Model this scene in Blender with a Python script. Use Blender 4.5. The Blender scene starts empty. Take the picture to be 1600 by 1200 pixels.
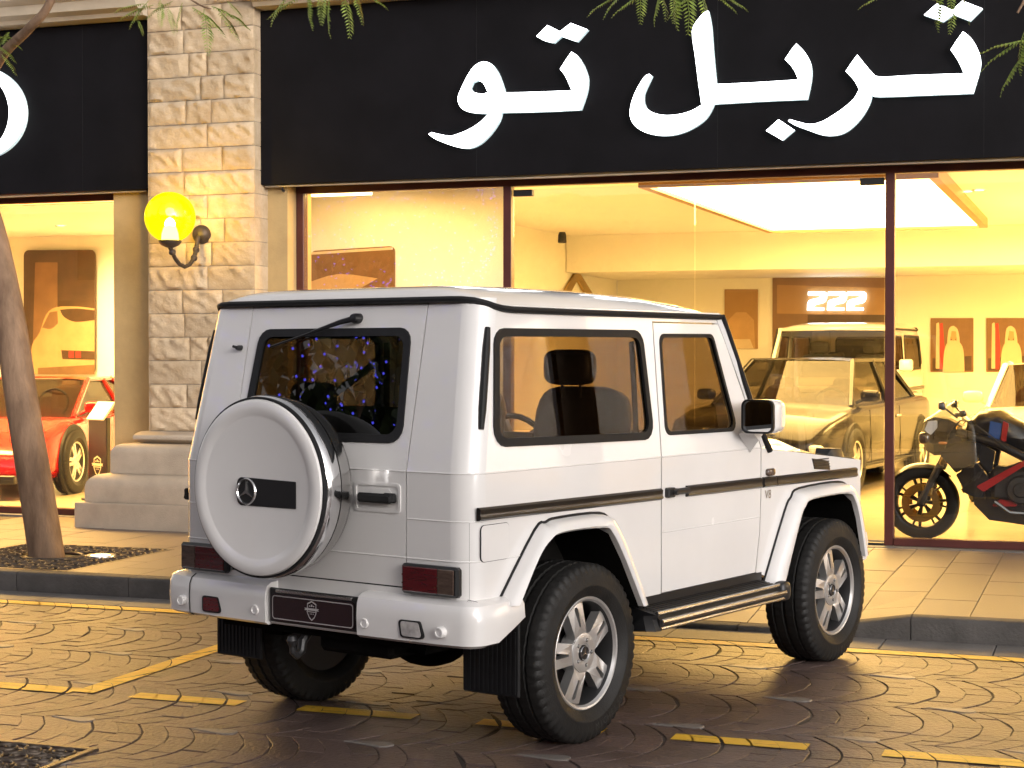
import bpy, math, random
import numpy as np
from mathutils import Vector, Matrix
from mathutils.geometry import tessellate_polygon

random.seed(7)
RNG = np.random.default_rng(7)
scn = bpy.context.scene
COL = scn.collection
rad = math.radians

# ------------------------------------------------------------------ camera
# world: X runs along the shop front, Y into the building, Z up; metres
FPX, YAW, PITCH, CH = 2650.0, 0.3391, 0.0180, 1.665
CD = Vector((-math.sin(YAW) * math.cos(PITCH), math.cos(YAW) * math.cos(PITCH), -math.sin(PITCH)))
CR = Vector((math.cos(YAW), math.sin(YAW), 0))
CU = CR.cross(CD)
CO = Vector((0, 0, CH))
cam_data = bpy.data.cameras.new('camera')
cam = bpy.data.objects.new('camera', cam_data)
COL.objects.link(cam)
cam.matrix_world = Matrix(((CR.x, CU.x, -CD.x, 0), (CR.y, CU.y, -CD.y, 0), (CR.z, CU.z, -CD.z, CH), (0, 0, 0, 1)))
cam_data.sensor_width = 36
cam_data.lens = FPX / 1600 * 36
cam_data.clip_end = 500
scn.camera = cam


def ray(px, py):
    return CD + CR * ((px - 800) / FPX) - CU * ((py - 600) / FPX)


def on_y(px, py, Y):
    d = ray(px, py)
    return CO + d * (Y / d.y)


def on_z(px, py, Z):
    d = ray(px, py)
    return CO + d * ((Z - CH) / d.z)


def pix(p):
    q = Vector(p) - CO
    z = q.dot(CD)
    if z < 0.1:
        return None
    return 800 + FPX * q.dot(CR) / z, 600 - FPX * q.dot(CU) / z, z


# ------------------------------------------------------------------ sky, sun, exposure
SUN_EL, SUN_AZ = rad(12.0), rad(128.0)          # azimuth measured from +Y towards +X
world = bpy.data.worlds.new('World')
scn.world = world
world.use_nodes = True
wn = world.node_tree
wn.nodes.clear()
sky = wn.nodes.new('ShaderNodeTexSky')
sky.sky_type = 'NISHITA'
sky.sun_disc = False
sky.sun_elevation = SUN_EL
sky.sun_rotation = SUN_AZ
sky.dust_density = 3.0
sky.air_density = 1.0
hsv = wn.nodes.new('ShaderNodeHueSaturation')
hsv.inputs['Saturation'].default_value = 0.08
bg = wn.nodes.new('ShaderNodeBackground')
bg.inputs['Strength'].default_value = 0.085
wo = wn.nodes.new('ShaderNodeOutputWorld')
wn.links.new(sky.outputs[0], hsv.inputs['Color'])
tint = wn.nodes.new('ShaderNodeMix')
tint.data_type = 'RGBA'
tint.blend_type = 'MULTIPLY'
tint.inputs[0].default_value = 1
tint.inputs[7].default_value = (1.04, 1.0, 0.985, 1)
wn.links.new(hsv.outputs[0], tint.inputs[6])
wn.links.new(tint.outputs[2], bg.inputs['Color'])
wn.links.new(bg.outputs[0], wo.inputs[0])
sun_d = bpy.data.lights.new('sun', 'SUN')
sun_d.energy = 0.10
sun_d.angle = rad(12)
sun_d.color = (1.0, 0.93, 0.82)
sun = bpy.data.objects.new('sun', sun_d)
COL.objects.link(sun)
sdir = Vector((math.sin(SUN_AZ) * math.cos(SUN_EL), math.cos(SUN_AZ) * math.cos(SUN_EL), math.sin(SUN_EL)))
sun.rotation_euler = sdir.to_track_quat('Z', 'Y').to_euler()
sun.location = (20, 2, 8)

vs = scn.view_settings
vs.view_transform = 'Standard'
vs.look = 'None'
vs.gamma = 1
vs.use_curve_mapping = False
vs.exposure = 1.6
cy = scn.cycles
cy.use_denoising = True
cy.max_bounces = 8
cy.diffuse_bounces = 3
cy.glossy_bounces = 4
cy.transmission_bounces = 4
cy.transparent_max_bounces = 24
cy.caustics_reflective = False
cy.caustics_refractive = False
cy.sample_clamp_indirect = 6


# ------------------------------------------------------------------ materials
def nmat(name):
    m = bpy.data.materials.new(name)
    m.use_nodes = True
    nt = m.node_tree
    nt.nodes.clear()
    out = nt.nodes.new('ShaderNodeOutputMaterial')
    return m, nt, out


def sock(nt, node, key, val):
    s = node.inputs[key]
    if isinstance(val, bpy.types.NodeSocket):
        nt.links.new(val, s)
    else:
        s.default_value = val


def c4(c):
    return (c[0], c[1], c[2], 1)


def pbr(name, col, rough=0.5, metal=0.0, coat=0.0, spec=0.5, vary=0.0, vscale=6.0, bump=0.0, bscale=40.0, detail=4.0,
        island=0.0, rvary=0.0, col2=None, emit=None, estr=0.0, coord='Object', stretch=(1, 1, 1)):
    m, nt, out = nmat(name)
    p = nt.nodes.new('ShaderNodeBsdfPrincipled')
    nt.links.new(p.outputs[0], out.inputs[0])
    p.inputs['Base Color'].default_value = c4(col)
    p.inputs['Roughness'].default_value = rough
    p.inputs['Metallic'].default_value = metal
    p.inputs['Coat Weight'].default_value = coat
    p.inputs['Coat Roughness'].default_value = 0.04
    p.inputs['Specular IOR Level'].default_value = spec
    tc = nt.nodes.new('ShaderNodeTexCoord')
    mp = nt.nodes.new('ShaderNodeMapping')
    mp.inputs['Scale'].default_value = stretch
    if coord == 'World':
        g = nt.nodes.new('ShaderNodeNewGeometry')
        nt.links.new(g.outputs['Position'], mp.inputs[0])
    else:
        nt.links.new(tc.outputs[coord], mp.inputs[0])
    cs = None
    if vary > 0 or col2:
        n = nt.nodes.new('ShaderNodeTexNoise')
        n.inputs['Scale'].default_value = vscale
        n.inputs['Detail'].default_value = detail
        n.inputs['Roughness'].default_value = 0.62
        nt.links.new(mp.outputs[0], n.inputs['Vector'])
        r = nt.nodes.new('ShaderNodeValToRGB')
        c_b = col2 if col2 else tuple(min(1, x * (1 + vary)) for x in col)
        c_a = col if col2 else tuple(x * (1 - vary) for x in col)
        r.color_ramp.elements[0].color = c4(c_a)
        r.color_ramp.elements[1].color = c4(c_b)
        r.color_ramp.elements[0].position = 0.3
        r.color_ramp.elements[1].position = 0.7
        nt.links.new(n.outputs['Fac'], r.inputs[0])
        cs = r.outputs[0]
        if rvary > 0:
            mr = nt.nodes.new('ShaderNodeMapRange')
            mr.inputs['To Min'].default_value = max(0.02, rough - rvary)
            mr.inputs['To Max'].default_value = min(1, rough + rvary)
            nt.links.new(n.outputs['Fac'], mr.inputs[0])
            nt.links.new(mr.outputs[0], p.inputs['Roughness'])
    if island > 0:
        g = nt.nodes.new('ShaderNodeNewGeometry')
        oi = nt.nodes.new('ShaderNodeObjectInfo')
        ad = nt.nodes.new('ShaderNodeMath')
        ad.operation = 'ADD'
        nt.links.new(g.outputs['Random Per Island'], ad.inputs[0])
        nt.links.new(oi.outputs['Random'], ad.inputs[1])
        fr = nt.nodes.new('ShaderNodeMath')
        fr.operation = 'FRACT'
        nt.links.new(ad.outputs[0], fr.inputs[0])
        mr = nt.nodes.new('ShaderNodeMapRange')
        mr.inputs['To Min'].default_value = 1 - island
        mr.inputs['To Max'].default_value = 1 + island
        nt.links.new(fr.outputs[0], mr.inputs[0])
        hs = nt.nodes.new('ShaderNodeHueSaturation')
        nt.links.new(mr.outputs[0], hs.inputs['Value'])
        if cs is None:
            hs.inputs['Color'].default_value = c4(col)
        else:
            nt.links.new(cs, hs.inputs['Color'])
        cs = hs.outputs[0]
    if cs is not None:
        nt.links.new(cs, p.inputs['Base Color'])
    if bump > 0:
        n = nt.nodes.new('ShaderNodeTexNoise')
        n.inputs['Scale'].default_value = bscale
        n.inputs['Detail'].default_value = 6
        nt.links.new(mp.outputs[0], n.inputs['Vector'])
        b = nt.nodes.new('ShaderNodeBump')
        b.inputs['Strength'].default_value = bump
        b.inputs['Distance'].default_value = 0.02
        nt.links.new(n.outputs['Fac'], b.inputs['Height'])
        nt.links.new(b.outputs[0], p.inputs['Normal'])
    if emit:
        p.inputs['Emission Color'].default_value = c4(emit)
        p.inputs['Emission Strength'].default_value = estr
    return m


def emis(name, col, s):
    m, nt, out = nmat(name)
    e = nt.nodes.new('ShaderNodeEmission')
    e.inputs[0].default_value = c4(col)
    e.inputs[1].default_value = s
    nt.links.new(e.outputs[0], out.inputs[0])
    return m


def glassy(name, tint=(1, 1, 1), ior=1.5, rough=0.0, boost=1.0, wob=0.0):
    m, nt, out = nmat(name)
    t = nt.nodes.new('ShaderNodeBsdfTransparent')
    t.inputs[0].default_value = c4(tint)
    g = nt.nodes.new('ShaderNodeBsdfGlossy')
    g.inputs['Roughness'].default_value = rough
    g.inputs['Color'].default_value = (1, 1, 1, 1)
    # Schlick reflectance of a thin pane, the same from both sides
    f = nt.nodes.new('ShaderNodeLayerWeight')
    f.inputs[0].default_value = 0.5
    pw = nt.nodes.new('ShaderNodeMath')
    pw.operation = 'POWER'
    pw.inputs[1].default_value = 5
    nt.links.new(f.outputs['Facing'], pw.inputs[0])
    r0 = ((ior - 1) / (ior + 1)) ** 2
    mr_ = nt.nodes.new('ShaderNodeMapRange')
    mr_.inputs['To Min'].default_value = r0
    mr_.inputs['To Max'].default_value = 1.0
    nt.links.new(pw.outputs[0], mr_.inputs[0])
    x = nt.nodes.new('ShaderNodeMixShader')
    mu = nt.nodes.new('ShaderNodeMath')
    mu.operation = 'MULTIPLY'
    mu.use_clamp = True
    mu.inputs[1].default_value = boost
    nt.links.new(mr_.outputs[0], mu.inputs[0])
    nt.links.new(mu.outputs[0], x.inputs[0])
    nt.links.new(t.outputs[0], x.inputs[1])
    nt.links.new(g.outputs[0], x.inputs[2])
    nt.links.new(x.outputs[0], out.inputs[0])
    if wob > 0:
        n = nt.nodes.new('ShaderNodeTexNoise')
        n.inputs['Scale'].default_value = 1.3
        tc = nt.nodes.new('ShaderNodeTexCoord')
        nt.links.new(tc.outputs['Object'], n.inputs['Vector'])
        b = nt.nodes.new('ShaderNodeBump')
        b.inputs['Strength'].default_value = wob
        b.inputs['Distance'].default_value = 0.02
        nt.links.new(n.outputs['Fac'], b.inputs['Height'])
        nt.links.new(b.outputs[0], g.inputs['Normal'])
    return m


M = {}
M['paint'] = pbr('white_paint', (0.76, 0.745, 0.735), 0.25, coat=1.0, vary=0.03, vscale=1.6, rvary=0.06)
M['trim'] = pbr('black_rubber_trim', (0.010, 0.010, 0.011), 0.55, spec=0.3, vary=0.2, vscale=20)
M['plastic'] = pbr('black_plastic', (0.012, 0.012, 0.013), 0.35)
M['under'] = pbr('underbody_black', (0.006, 0.0055, 0.005), 0.9, spec=0.08, vary=0.4, vscale=8)
M['tyre'] = pbr('tyre_rubber', (0.013, 0.0125, 0.012), 0.58, spec=0.32, vary=0.35, vscale=9, bump=0.12, bscale=120)
M['tyretext'] = pbr('tyre_lettering', (0.035, 0.034, 0.033), 0.5)
M['alloy'] = pbr('silver_alloy', (0.62, 0.61, 0.60), 0.32, metal=0.75, coat=0.3, vary=0.06, vscale=12)
M['chrome'] = pbr('chrome', (0.85, 0.85, 0.86), 0.07, metal=1.0)
M['steel'] = pbr('brushed_steel', (0.55, 0.54, 0.53), 0.22, metal=1.0)
M['darksteel'] = pbr('dark_metal', (0.05, 0.05, 0.052), 0.4, metal=0.6)
M['redlens'] = pbr('red_lamp_lens', (0.085, 0.004, 0.007), 0.12, coat=0.8, vary=0.25, vscale=14, stretch=(1, 1, 6))
M['smokelens'] = pbr('smoked_lamp_lens', (0.085, 0.055, 0.042), 0.12, coat=0.8, vary=0.4, vscale=18, stretch=(1, 1, 5))
M['clearlens'] = pbr('clear_lamp_lens', (0.45, 0.43, 0.42), 0.1, coat=0.8, vary=0.3, vscale=25)
M['amber'] = pbr('amber_lens', (0.5, 0.16, 0.02), 0.15, coat=0.6)
M['autoglass'] = glassy('tinted_car_glass', (0.37, 0.28, 0.19), 1.5, boost=0.42)
M['rearglass'] = glassy('dark_tinted_rear_glass', (0.11, 0.11, 0.10), 1.5, boost=1.6)
M['clearglass'] = glassy('car_windscreen_glass', (0.75, 0.78, 0.76), 1.5)
M['shopglass'] = glassy('shop_window_glass', (0.95, 0.955, 0.945), 1.5, boost=1.25)
M['leather'] = pbr('dark_leather', (0.035, 0.030, 0.027), 0.5, vary=0.2, vscale=10)
M['tan'] = pbr('seat_belt_webbing', (0.03, 0.028, 0.026), 0.8)
M['plate'] = pbr('number_plate_black_cherry', (0.018, 0.006, 0.008), 0.25, coat=0.5)
M['print'] = pbr('plate_print_silver', (0.42, 0.40, 0.40), 0.4)
M['mirror'] = pbr('mirror_silver', (0.85, 0.86, 0.87), 0.02, metal=1.0)


# ------------------------------------------------------------------ mesh builder
def frames(path, closed=False):
    P = [Vector(p) for p in path]
    n = len(P)
    T = []
    for i in range(n):
        a = P[(i - 1) % n] if (closed or i > 0) else P[i]
        b = P[(i + 1) % n] if (closed or i < n - 1) else P[i]
        t = (b - a)
        T.append(t.normalized() if t.length > 1e-9 else Vector((0, 0, 1)))
    up = Vector((0, 0, 1)) if abs(T[0].z) < 0.9 else Vector((1, 0, 0))
    N = [(up - T[0] * up.dot(T[0])).normalized()]
    for i in range(1, n):
        v = N[-1] - T[i] * N[-1].dot(T[i])
        N.append(v.normalized() if v.length > 1e-6 else N[-1])
    return P, T, N


class MB:
    def __init__(s):
        s.v, s.f, s.m = [], [], []

    def add(s, v, f, m=0):
        o = len(s.v)
        s.v.extend([tuple(p) for p in v])
        s.f.extend([tuple(i + o for i in q) for q in f])
        s.m.extend([m] * len(f))
        return s

    def box(s, x0, x1, y0, y1, z0, z1, b=0.0, m=0):
        if x0 > x1: x0, x1 = x1, x0
        if y0 > y1: y0, y1 = y1, y0
        if z0 > z1: z0, z1 = z1, z0
        if b <= 0:
            v = [(x, y, z) for x in (x0, x1) for y in (y0, y1) for z in (z0, z1)]
            f = [(0, 1, 3, 2), (4, 6, 7, 5), (0, 4, 5, 1), (2, 3, 7, 6), (0, 2, 6, 4), (1, 5, 7, 3)]
            return s.add(v, f, m)
        b = min(b, (x1 - x0) * .49, (y1 - y0) * .49, (z1 - z0) * .49)
        v, ix = [], {}
        for i, x in enumerate((x0, x1)):
            for j, y in enumerate((y0, y1)):
                for k, z in enumerate((z0, z1)):
                    dx, dy, dz = (b if i == 0 else -b), (b if j == 0 else -b), (b if k == 0 else -b)
                    for a, p in enumerate(((x, y + dy, z + dz), (x + dx, y, z + dz), (x + dx, y + dy, z))):
                        ix[i, j, k, a] = len(v)
                        v.append(p)
        f = []
        for i in (0, 1):
            q = [ix[i, 0, 0, 0], ix[i, 0, 1, 0], ix[i, 1, 1, 0], ix[i, 1, 0, 0]]
            f.append(q if i == 0 else q[::-1])
            q = [ix[0, i, 0, 1], ix[1, i, 0, 1], ix[1, i, 1, 1], ix[0, i, 1, 1]]
            f.append(q if i == 0 else q[::-1])
            q = [ix[0, 0, i, 2], ix[0, 1, i, 2], ix[1, 1, i, 2], ix[1, 0, i, 2]]
            f.append(q if i == 0 else q[::-1])
        for i in (0, 1):
            for j in (0, 1):
                for k in (0, 1):
                    t = [ix[i, j, k, 0], ix[i, j, k, 1], ix[i, j, k, 2]]
                    f.append(t if (i + j + k) % 2 == 0 else t[::-1])
                q = [ix[i, j, 0, 0], ix[i, j, 0, 1], ix[i, j, 1, 1], ix[i, j, 1, 0]]
                f.append(q[::-1] if (i + j) % 2 == 0 else q)
                q = [ix[i, 0, j, 0], ix[i, 0, j, 2], ix[i, 1, j, 2], ix[i, 1, j, 0]]
                f.append(q if (i + j) % 2 == 0 else q[::-1])
                q = [ix[0, i, j, 1], ix[0, i, j, 2], ix[1, i, j, 2], ix[1, i, j, 1]]
                f.append(q[::-1] if (i + j) % 2 == 0 else q)
        return s.add(v, f, m)

    def loft(s, rings, closed=True, cap0=False, cap1=False, m=0):
        n = len(rings[0])
        v = [p for r in rings for p in r]
        f = []
        for i in range(len(rings) - 1):
            for j in range(n if closed else n - 1):
                a, b = i * n + j, i * n + (j + 1) % n
                f.append((a, b, b + n, a + n))
        if cap0: f.append(tuple(range(n))[::-1])
        if cap1: f.append(tuple(range((len(rings) - 1) * n, len(rings) * n)))
        return s.add(v, f, m)

    def tube(s, path, r, n=8, closed=False, cap=True, m=0, flat=1.0):
        P, T, N = frames(path, closed)
        R = r if isinstance(r, (list, tuple)) else [r] * len(P)
        rings = []
        for p, t, u, q in zip(P, T, N, R):
            w = t.cross(u)
            rings.append([p + (u * math.cos(2 * math.pi * k / n) + w * math.sin(2 * math.pi * k / n) * flat) * q for k in range(n)])
        if closed: rings.append(rings[0])
        return s.loft(rings, True, cap and not closed, cap and not closed, m)

    def sweep(s, prof, path, closed=False, m=0, cap=True, up=None):
        # prof: (across, out) pairs; up gives each point's outward direction
        P, T, N = frames(path, closed)
        rings = []
        for i, (p, t, u) in enumerate(zip(P, T, N)):
            if up is not None:
                uu = Vector(up[i] if isinstance(up, list) else up)
                u = (uu - t * uu.dot(t)).normalized()
            w = t.cross(u)
            rings.append([p + w * a + u * b for a, b in prof])
        if closed: rings.append(rings[0])
        return s.loft(rings, True, cap and not closed, cap and not closed, m)

    def lathe(s, prof, c=(0, 0, 0), axis='z', n=24, m=0, a0=0.0, a1=None):
        full = a1 is None
        A = [a0 + (2 * math.pi if full else a1 - a0) * k / (n if full else n - 1) for k in range(n)]
        rings = []
        for r, h in prof:
            g = []
            for a in A:
                x, y = r * math.cos(a), r * math.sin(a)
                p = (x, y, h) if axis == 'z' else ((x, h, y) if axis == 'y' else (h, x, y))
                g.append((p[0] + c[0], p[1] + c[1], p[2] + c[2]))
            rings.append(g)
        return s.loft(rings, full, False, False, m)

    def plate(s, outer, holes, f0, f1=None, m=0, sides=True):
        loops = [outer] + list(holes)
        flat = [p for l in loops for p in l]
        tri = tessellate_polygon([[Vector((p[0], p[1], 0)) for p in l] for l in loops])
        n = len(flat)
        v = [f0(*p) for p in flat]
        f = []
        for t in tri:
            a, b, c = (flat[i] for i in t)
            cr = (b[0] - a[0]) * (c[1] - a[1]) - (b[1] - a[1]) * (c[0] - a[0])
            f.append(tuple(t) if cr > 0 else tuple(t)[::-1])
        if f1:
            v += [f1(*p) for p in flat]
            f += [tuple(i + n for i in t[::-1]) for t in f[:len(tri)]]
            if sides:
                o = 0
                for l in loops:
                    k = len(l)
                    for i in range(k):
                        a, b = o + i, o + (i + 1) % k
                        f.append((a, a + n, b + n, b))
                    o += k
        return s.add(v, f, m)

    def pillow(s, c, d, e=0.35, nu=18, nv=12, m=0, rx=0.0):
        def sp(x, q): return math.copysign(abs(x) ** q, x)
        v, f = [], []
        cr, sr = math.cos(rx), math.sin(rx)
        for i in range(nv + 1):
            ph = -math.pi / 2 + math.pi * i / nv
            for j in range(nu):
                th = 2 * math.pi * j / nu
                x = d[0] * sp(math.cos(ph), e) * sp(math.cos(th), e)
                y = d[1] * sp(math.cos(ph), e) * sp(math.sin(th), e)
                z = d[2] * sp(math.sin(ph), e)
                v.append((c[0] + x * cr - z * sr, c[1] + y, c[2] + x * sr + z * cr))
        for i in range(nv):
            for j in range(nu):
                a, b = i * nu + j, i * nu + (j + 1) % nu
                f.append((a, b, b + nu, a + nu))
        return s.add(v, f, m)

    def grid(s, fn, nu, nv, m=0):
        v = [fn(i / nu, j / nv) for i in range(nu + 1) for j in range(nv + 1)]
        f = [(i * (nv + 1) + j, (i + 1) * (nv + 1) + j, (i + 1) * (nv + 1) + j + 1, i * (nv + 1) + j + 1) for i in range(nu) for j in range(nv)]
        return s.add(v, f, m)

    def mirror_y(s):
        n = len(s.v)
        o = MB()
        o.v = [(x, -y, z) for x, y, z in s.v]
        o.f = [q[::-1] for q in s.f]
        o.m = list(s.m)
        return o

    def mesh(s, name, mats, sharp=32):
        me = bpy.data.meshes.new(name)
        me.from_pydata(s.v, [], s.f)
        if not isinstance(mats, (list, tuple)): mats = [mats]
        for k in mats: me.materials.append(M[k] if isinstance(k, str) else k)
        if any(s.m): me.polygons.foreach_set('material_index', s.m)
        if sharp:
            me.polygons.foreach_set('use_smooth', [True] * len(s.f))
            me.set_sharp_from_angle(angle=rad(sharp))
        me.update()
        return me

    def build(s, name, mats, parent=None, sharp=32, fix=False):
        me = s.mesh(name, mats, sharp)
        if fix:
            import bmesh
            bm = bmesh.new(); bm.from_mesh(me)
            bmesh.ops.recalc_face_normals(bm, faces=bm.faces)
            bm.to_mesh(me); bm.free()
        o = bpy.data.objects.new(name, me)
        COL.objects.link(o)
        if parent: o.parent = parent
        return o


def obj_from(name, me, parent=None, loc=(0, 0, 0), rot=(0, 0, 0)):
    o = bpy.data.objects.new(name, me)
    COL.objects.link(o)
    o.location, o.rotation_euler = loc, rot
    if parent: o.parent = parent
    return o


def empty(name, loc=(0, 0, 0), rz=0.0):
    o = bpy.data.objects.new(name, None)
    COL.objects.link(o)
    o.location, o.rotation_euler = loc, (0, 0, rz)
    o.empty_display_size = 0.2
    return o


def tag(o, label=None, cat=None, group=None, kind=None):
    if label: o['label'] = label
    if cat: o['category'] = cat
    if group: o['group'] = group
    if kind: o['kind'] = kind
    return o


def copy_tree(o, parent=None):
    c = o.copy()
    COL.objects.link(c)
    c.parent = parent
    for ch in list(o.children): copy_tree(ch, c)
    return c


def rpoly(pts, r, seg=4):
    """polygon with filleted corners; r is one radius or a list"""
    out, n = [], len(pts)
    for i in range(n):
        R = r[i] if isinstance(r, (list, tuple)) else r
        p, a, b = (Vector((*pts[k % n], 0)) for k in (i, i - 1, i + 1))
        if R <= 0:
            out.append((p.x, p.y)); continue
        da, db = (a - p).normalized(), (b - p).normalized()
        ang = da.angle(db)
        t = min(R / math.tan(ang / 2), (a - p).length * .49, (b - p).length * .49)
        R = t * math.tan(ang / 2)
        c = p + (da + db).normalized() * (R / math.sin(ang / 2))
        s0, s1 = p + da * t - c, p + db * t - c
        tot = s0.angle(s1)
        ax = s0.cross(s1)
        sg = 1 if ax.z > 0 else -1
        for k in range(seg + 1):
            q = Matrix.Rotation(sg * tot * k / seg, 3, 'Z') @ s0 + c
            out.append((q.x, q.y))
    return out


def rect(x0, x1, y0, y1):
    return [(x0, y0), (x1, y0), (x1, y1), (x0, y1)]


def smooth_poly(pts, sharp=42, seg=3):
    """Catmull-Rom through the points, keeping hard corners"""
    n = len(pts)
    P = [np.array(p, float) for p in pts]
    hard = []
    for i in range(n):
        a, b = P[i] - P[i - 1], P[(i + 1) % n] - P[i]
        c = np.dot(a, b) / (np.linalg.norm(a) * np.linalg.norm(b) + 1e-9)
        hard.append(math.degrees(math.acos(max(-1, min(1, c)))) > sharp)
    out = []
    for i in range(n):
        p1, p2 = P[i], P[(i + 1) % n]
        p0 = P[i - 1] if not hard[i] else p1
        p3 = P[(i + 2) % n] if not hard[(i + 1) % n] else p2
        for k in range(seg):
            t = k / seg
            q = 0.5 * ((2 * p1) + (p2 - p0) * t + (2 * p0 - 5 * p1 + 4 * p2 - p3) * t * t + (3 * p1 - p0 - 3 * p2 + p3) * t ** 3)
            out.append((float(q[0]), float(q[1])))
    return out


def text_geo(txt, size):
    cu = bpy.data.curves.new('lettering', 'FONT')
    cu.body = txt
    cu.size = size
    cu.align_x = 'CENTER'
    cu.align_y = 'CENTER'
    cu.resolution_u = 3
    o = bpy.data.objects.new('lettering', cu)
    me = bpy.data.meshes.new_from_object(o)
    v = [tuple(p.co) for p in me.vertices]
    f = [tuple(p.vertices) for p in me.polygons]
    bpy.data.objects.remove(o)
    bpy.data.curves.remove(cu)
    bpy.data.meshes.remove(me)
    return v, f


def star_geo(R, w=0.16):
    """three-pointed star in a ring, in a plane (u, v)"""
    pts = []
    for k in range(6):
        a = math.pi / 2 + k * math.pi / 3
        r = R if k % 2 == 0 else R * w
        pts.append((r * math.cos(a), r * math.sin(a)))
    return pts
# ------------------------------------------------------------------ ground, road, pavement
M['ground'] = pbr('bare_ground', (0.13, 0.115, 0.10), 0.9, vary=0.2, vscale=1.0, coord='World')
M['mortar'] = pbr('road_joint_grout', (0.056, 0.045, 0.039), 0.8, vary=0.3, vscale=5, coord='World')
M['cobble'] = pbr('stamped_concrete_cobble', (0.094, 0.062, 0.054), 0.44, col2=(0.130, 0.092, 0.081), vscale=0.9, detail=9, bump=0.4, bscale=45,
                  island=0.20, rvary=0.10, coord='World')
M['accent'] = pbr('pale_accent_cobble', (0.20, 0.18, 0.165), 0.45, vary=0.12, vscale=18, bump=0.25, bscale=60, island=0.1, coord='World')
M['slab'] = pbr('beige_paving_slab', (0.15, 0.115, 0.09), 0.52, col2=(0.20, 0.155, 0.124), vscale=3, bump=0.12, bscale=70, island=0.07, rvary=0.1, coord='World')
M['kerb'] = pbr('grey_kerb_concrete', (0.085, 0.078, 0.073), 0.75, vary=0.28, vscale=5, bump=0.3, bscale=50, island=0.08, coord='World')
M['gutter'] = pbr('grey_gutter_concrete', (0.17, 0.158, 0.148), 0.6, vary=0.2, vscale=4, bump=0.2, bscale=60, island=0.08, coord='World')


def worn_paint(name, col, under):
    m = pbr(name, col, 0.5, vary=0.12, vscale=9, bump=0.2, bscale=70, coord='World')
    nt = m.node_tree
    p = [n for n in nt.nodes if n.type == 'BSDF_PRINCIPLED'][0]
    src = p.inputs['Base Color'].links[0].from_socket
    g = nt.nodes.new('ShaderNodeNewGeometry')
    n = nt.nodes.new('ShaderNodeTexNoise')
    n.inputs['Scale'].default_value = 14
    n.inputs['Detail'].default_value = 8
    n.inputs['Roughness'].default_value = 0.7
    nt.links.new(g.outputs['Position'], n.inputs['Vector'])
    r = nt.nodes.new('ShaderNodeValToRGB')
    r.color_ramp.elements[0].position = 0.61
    r.color_ramp.elements[1].position = 0.72
    nt.links.new(n.outputs['Fac'], r.inputs[0])
    x = nt.nodes.new('ShaderNodeMix')
    x.data_type = 'RGBA'
    nt.links.new(r.outputs[0], x.inputs[0])
    nt.links.new(src, x.inputs[6])
    x.inputs[7].default_value = c4(under)
    nt.links.new(x.outputs[2], p.inputs['Base Color'])
    return m


M['yellow'] = worn_paint('worn_yellow_road_paint', (0.78, 0.47, 0.04), (0.34, 0.22, 0.09))


def block(mb, poly, top, depth=0.010, ch=0.0014, inset=0.0035, m=0):
    """a paving piece: top face, small chamfer, skirt. top(x, y) gives its height"""
    n = len(poly)
    c = np.mean(np.array(poly), axis=0)
    def shrink(d):
        out = []
        for i in range(n):
            p, a, b = np.array(poly[i]), np.array(poly[i - 1]), np.array(poly[(i + 1) % n])
            e1 = (p - a) / (np.linalg.norm(p - a) + 1e-9); e2 = (b - p) / (np.linalg.norm(b - p) + 1e-9)
            nn = np.array([-(e1 + e2)[1], (e1 + e2)[0]])
            nn = nn / (np.linalg.norm(nn) + 1e-9)
            out.append(p + nn * d)
        return out
    t = shrink(inset)
    v = [(x, y, top(x, y)) for x, y in t] + [(x, y, top(x, y) - ch) for x, y in poly] + [(x, y, top(x, y) - depth) for x, y in poly]
    f = [tuple(range(n))]
    for i in range(n):
        j = (i + 1) % n
        f += [(i + n, j + n, j, i), (i + 2 * n, j + 2 * n, j + n, i + n)]
    return mb.add(v, f, m)


def clip_rect(poly, x0, x1, y0, y1):
    def cut(P, ax, val, keep_less):
        out = []
        for i in range(len(P)):
            a, b = P[i - 1], P[i]
            ia = (a[ax] <= val) == keep_less or a[ax] == val
            ib = (b[ax] <= val) == keep_less or b[ax] == val
            if ia != ib:
                t = (val - a[ax]) / (b[ax] - a[ax])
                out.append((a[0] + (b[0] - a[0]) * t, a[1] + (b[1] - a[1]) * t))
            if ib: out.append(b)
        return out
    for ax, val, k in ((0, x0, False), (0, x1, True), (1, y0, False), (1, y1, True)):
        if len(poly) < 3: return []
        poly = cut(poly, ax, val, k)
    return poly


g = MB().grid(lambda u, v: (-150 + 300 * u, -150 + 300 * v, -0.30), 2, 2).build('ground', 'ground')
tag(g, kind='structure')
road = MB().grid(lambda u, v: (-60 + 120 * u, -9 + 18.66 * v, -0.0055), 4, 4).build('road', 'mortar')
tag(road, 'dark grout bed of the fan patterned cobbled road', 'road', kind='structure')

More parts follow.
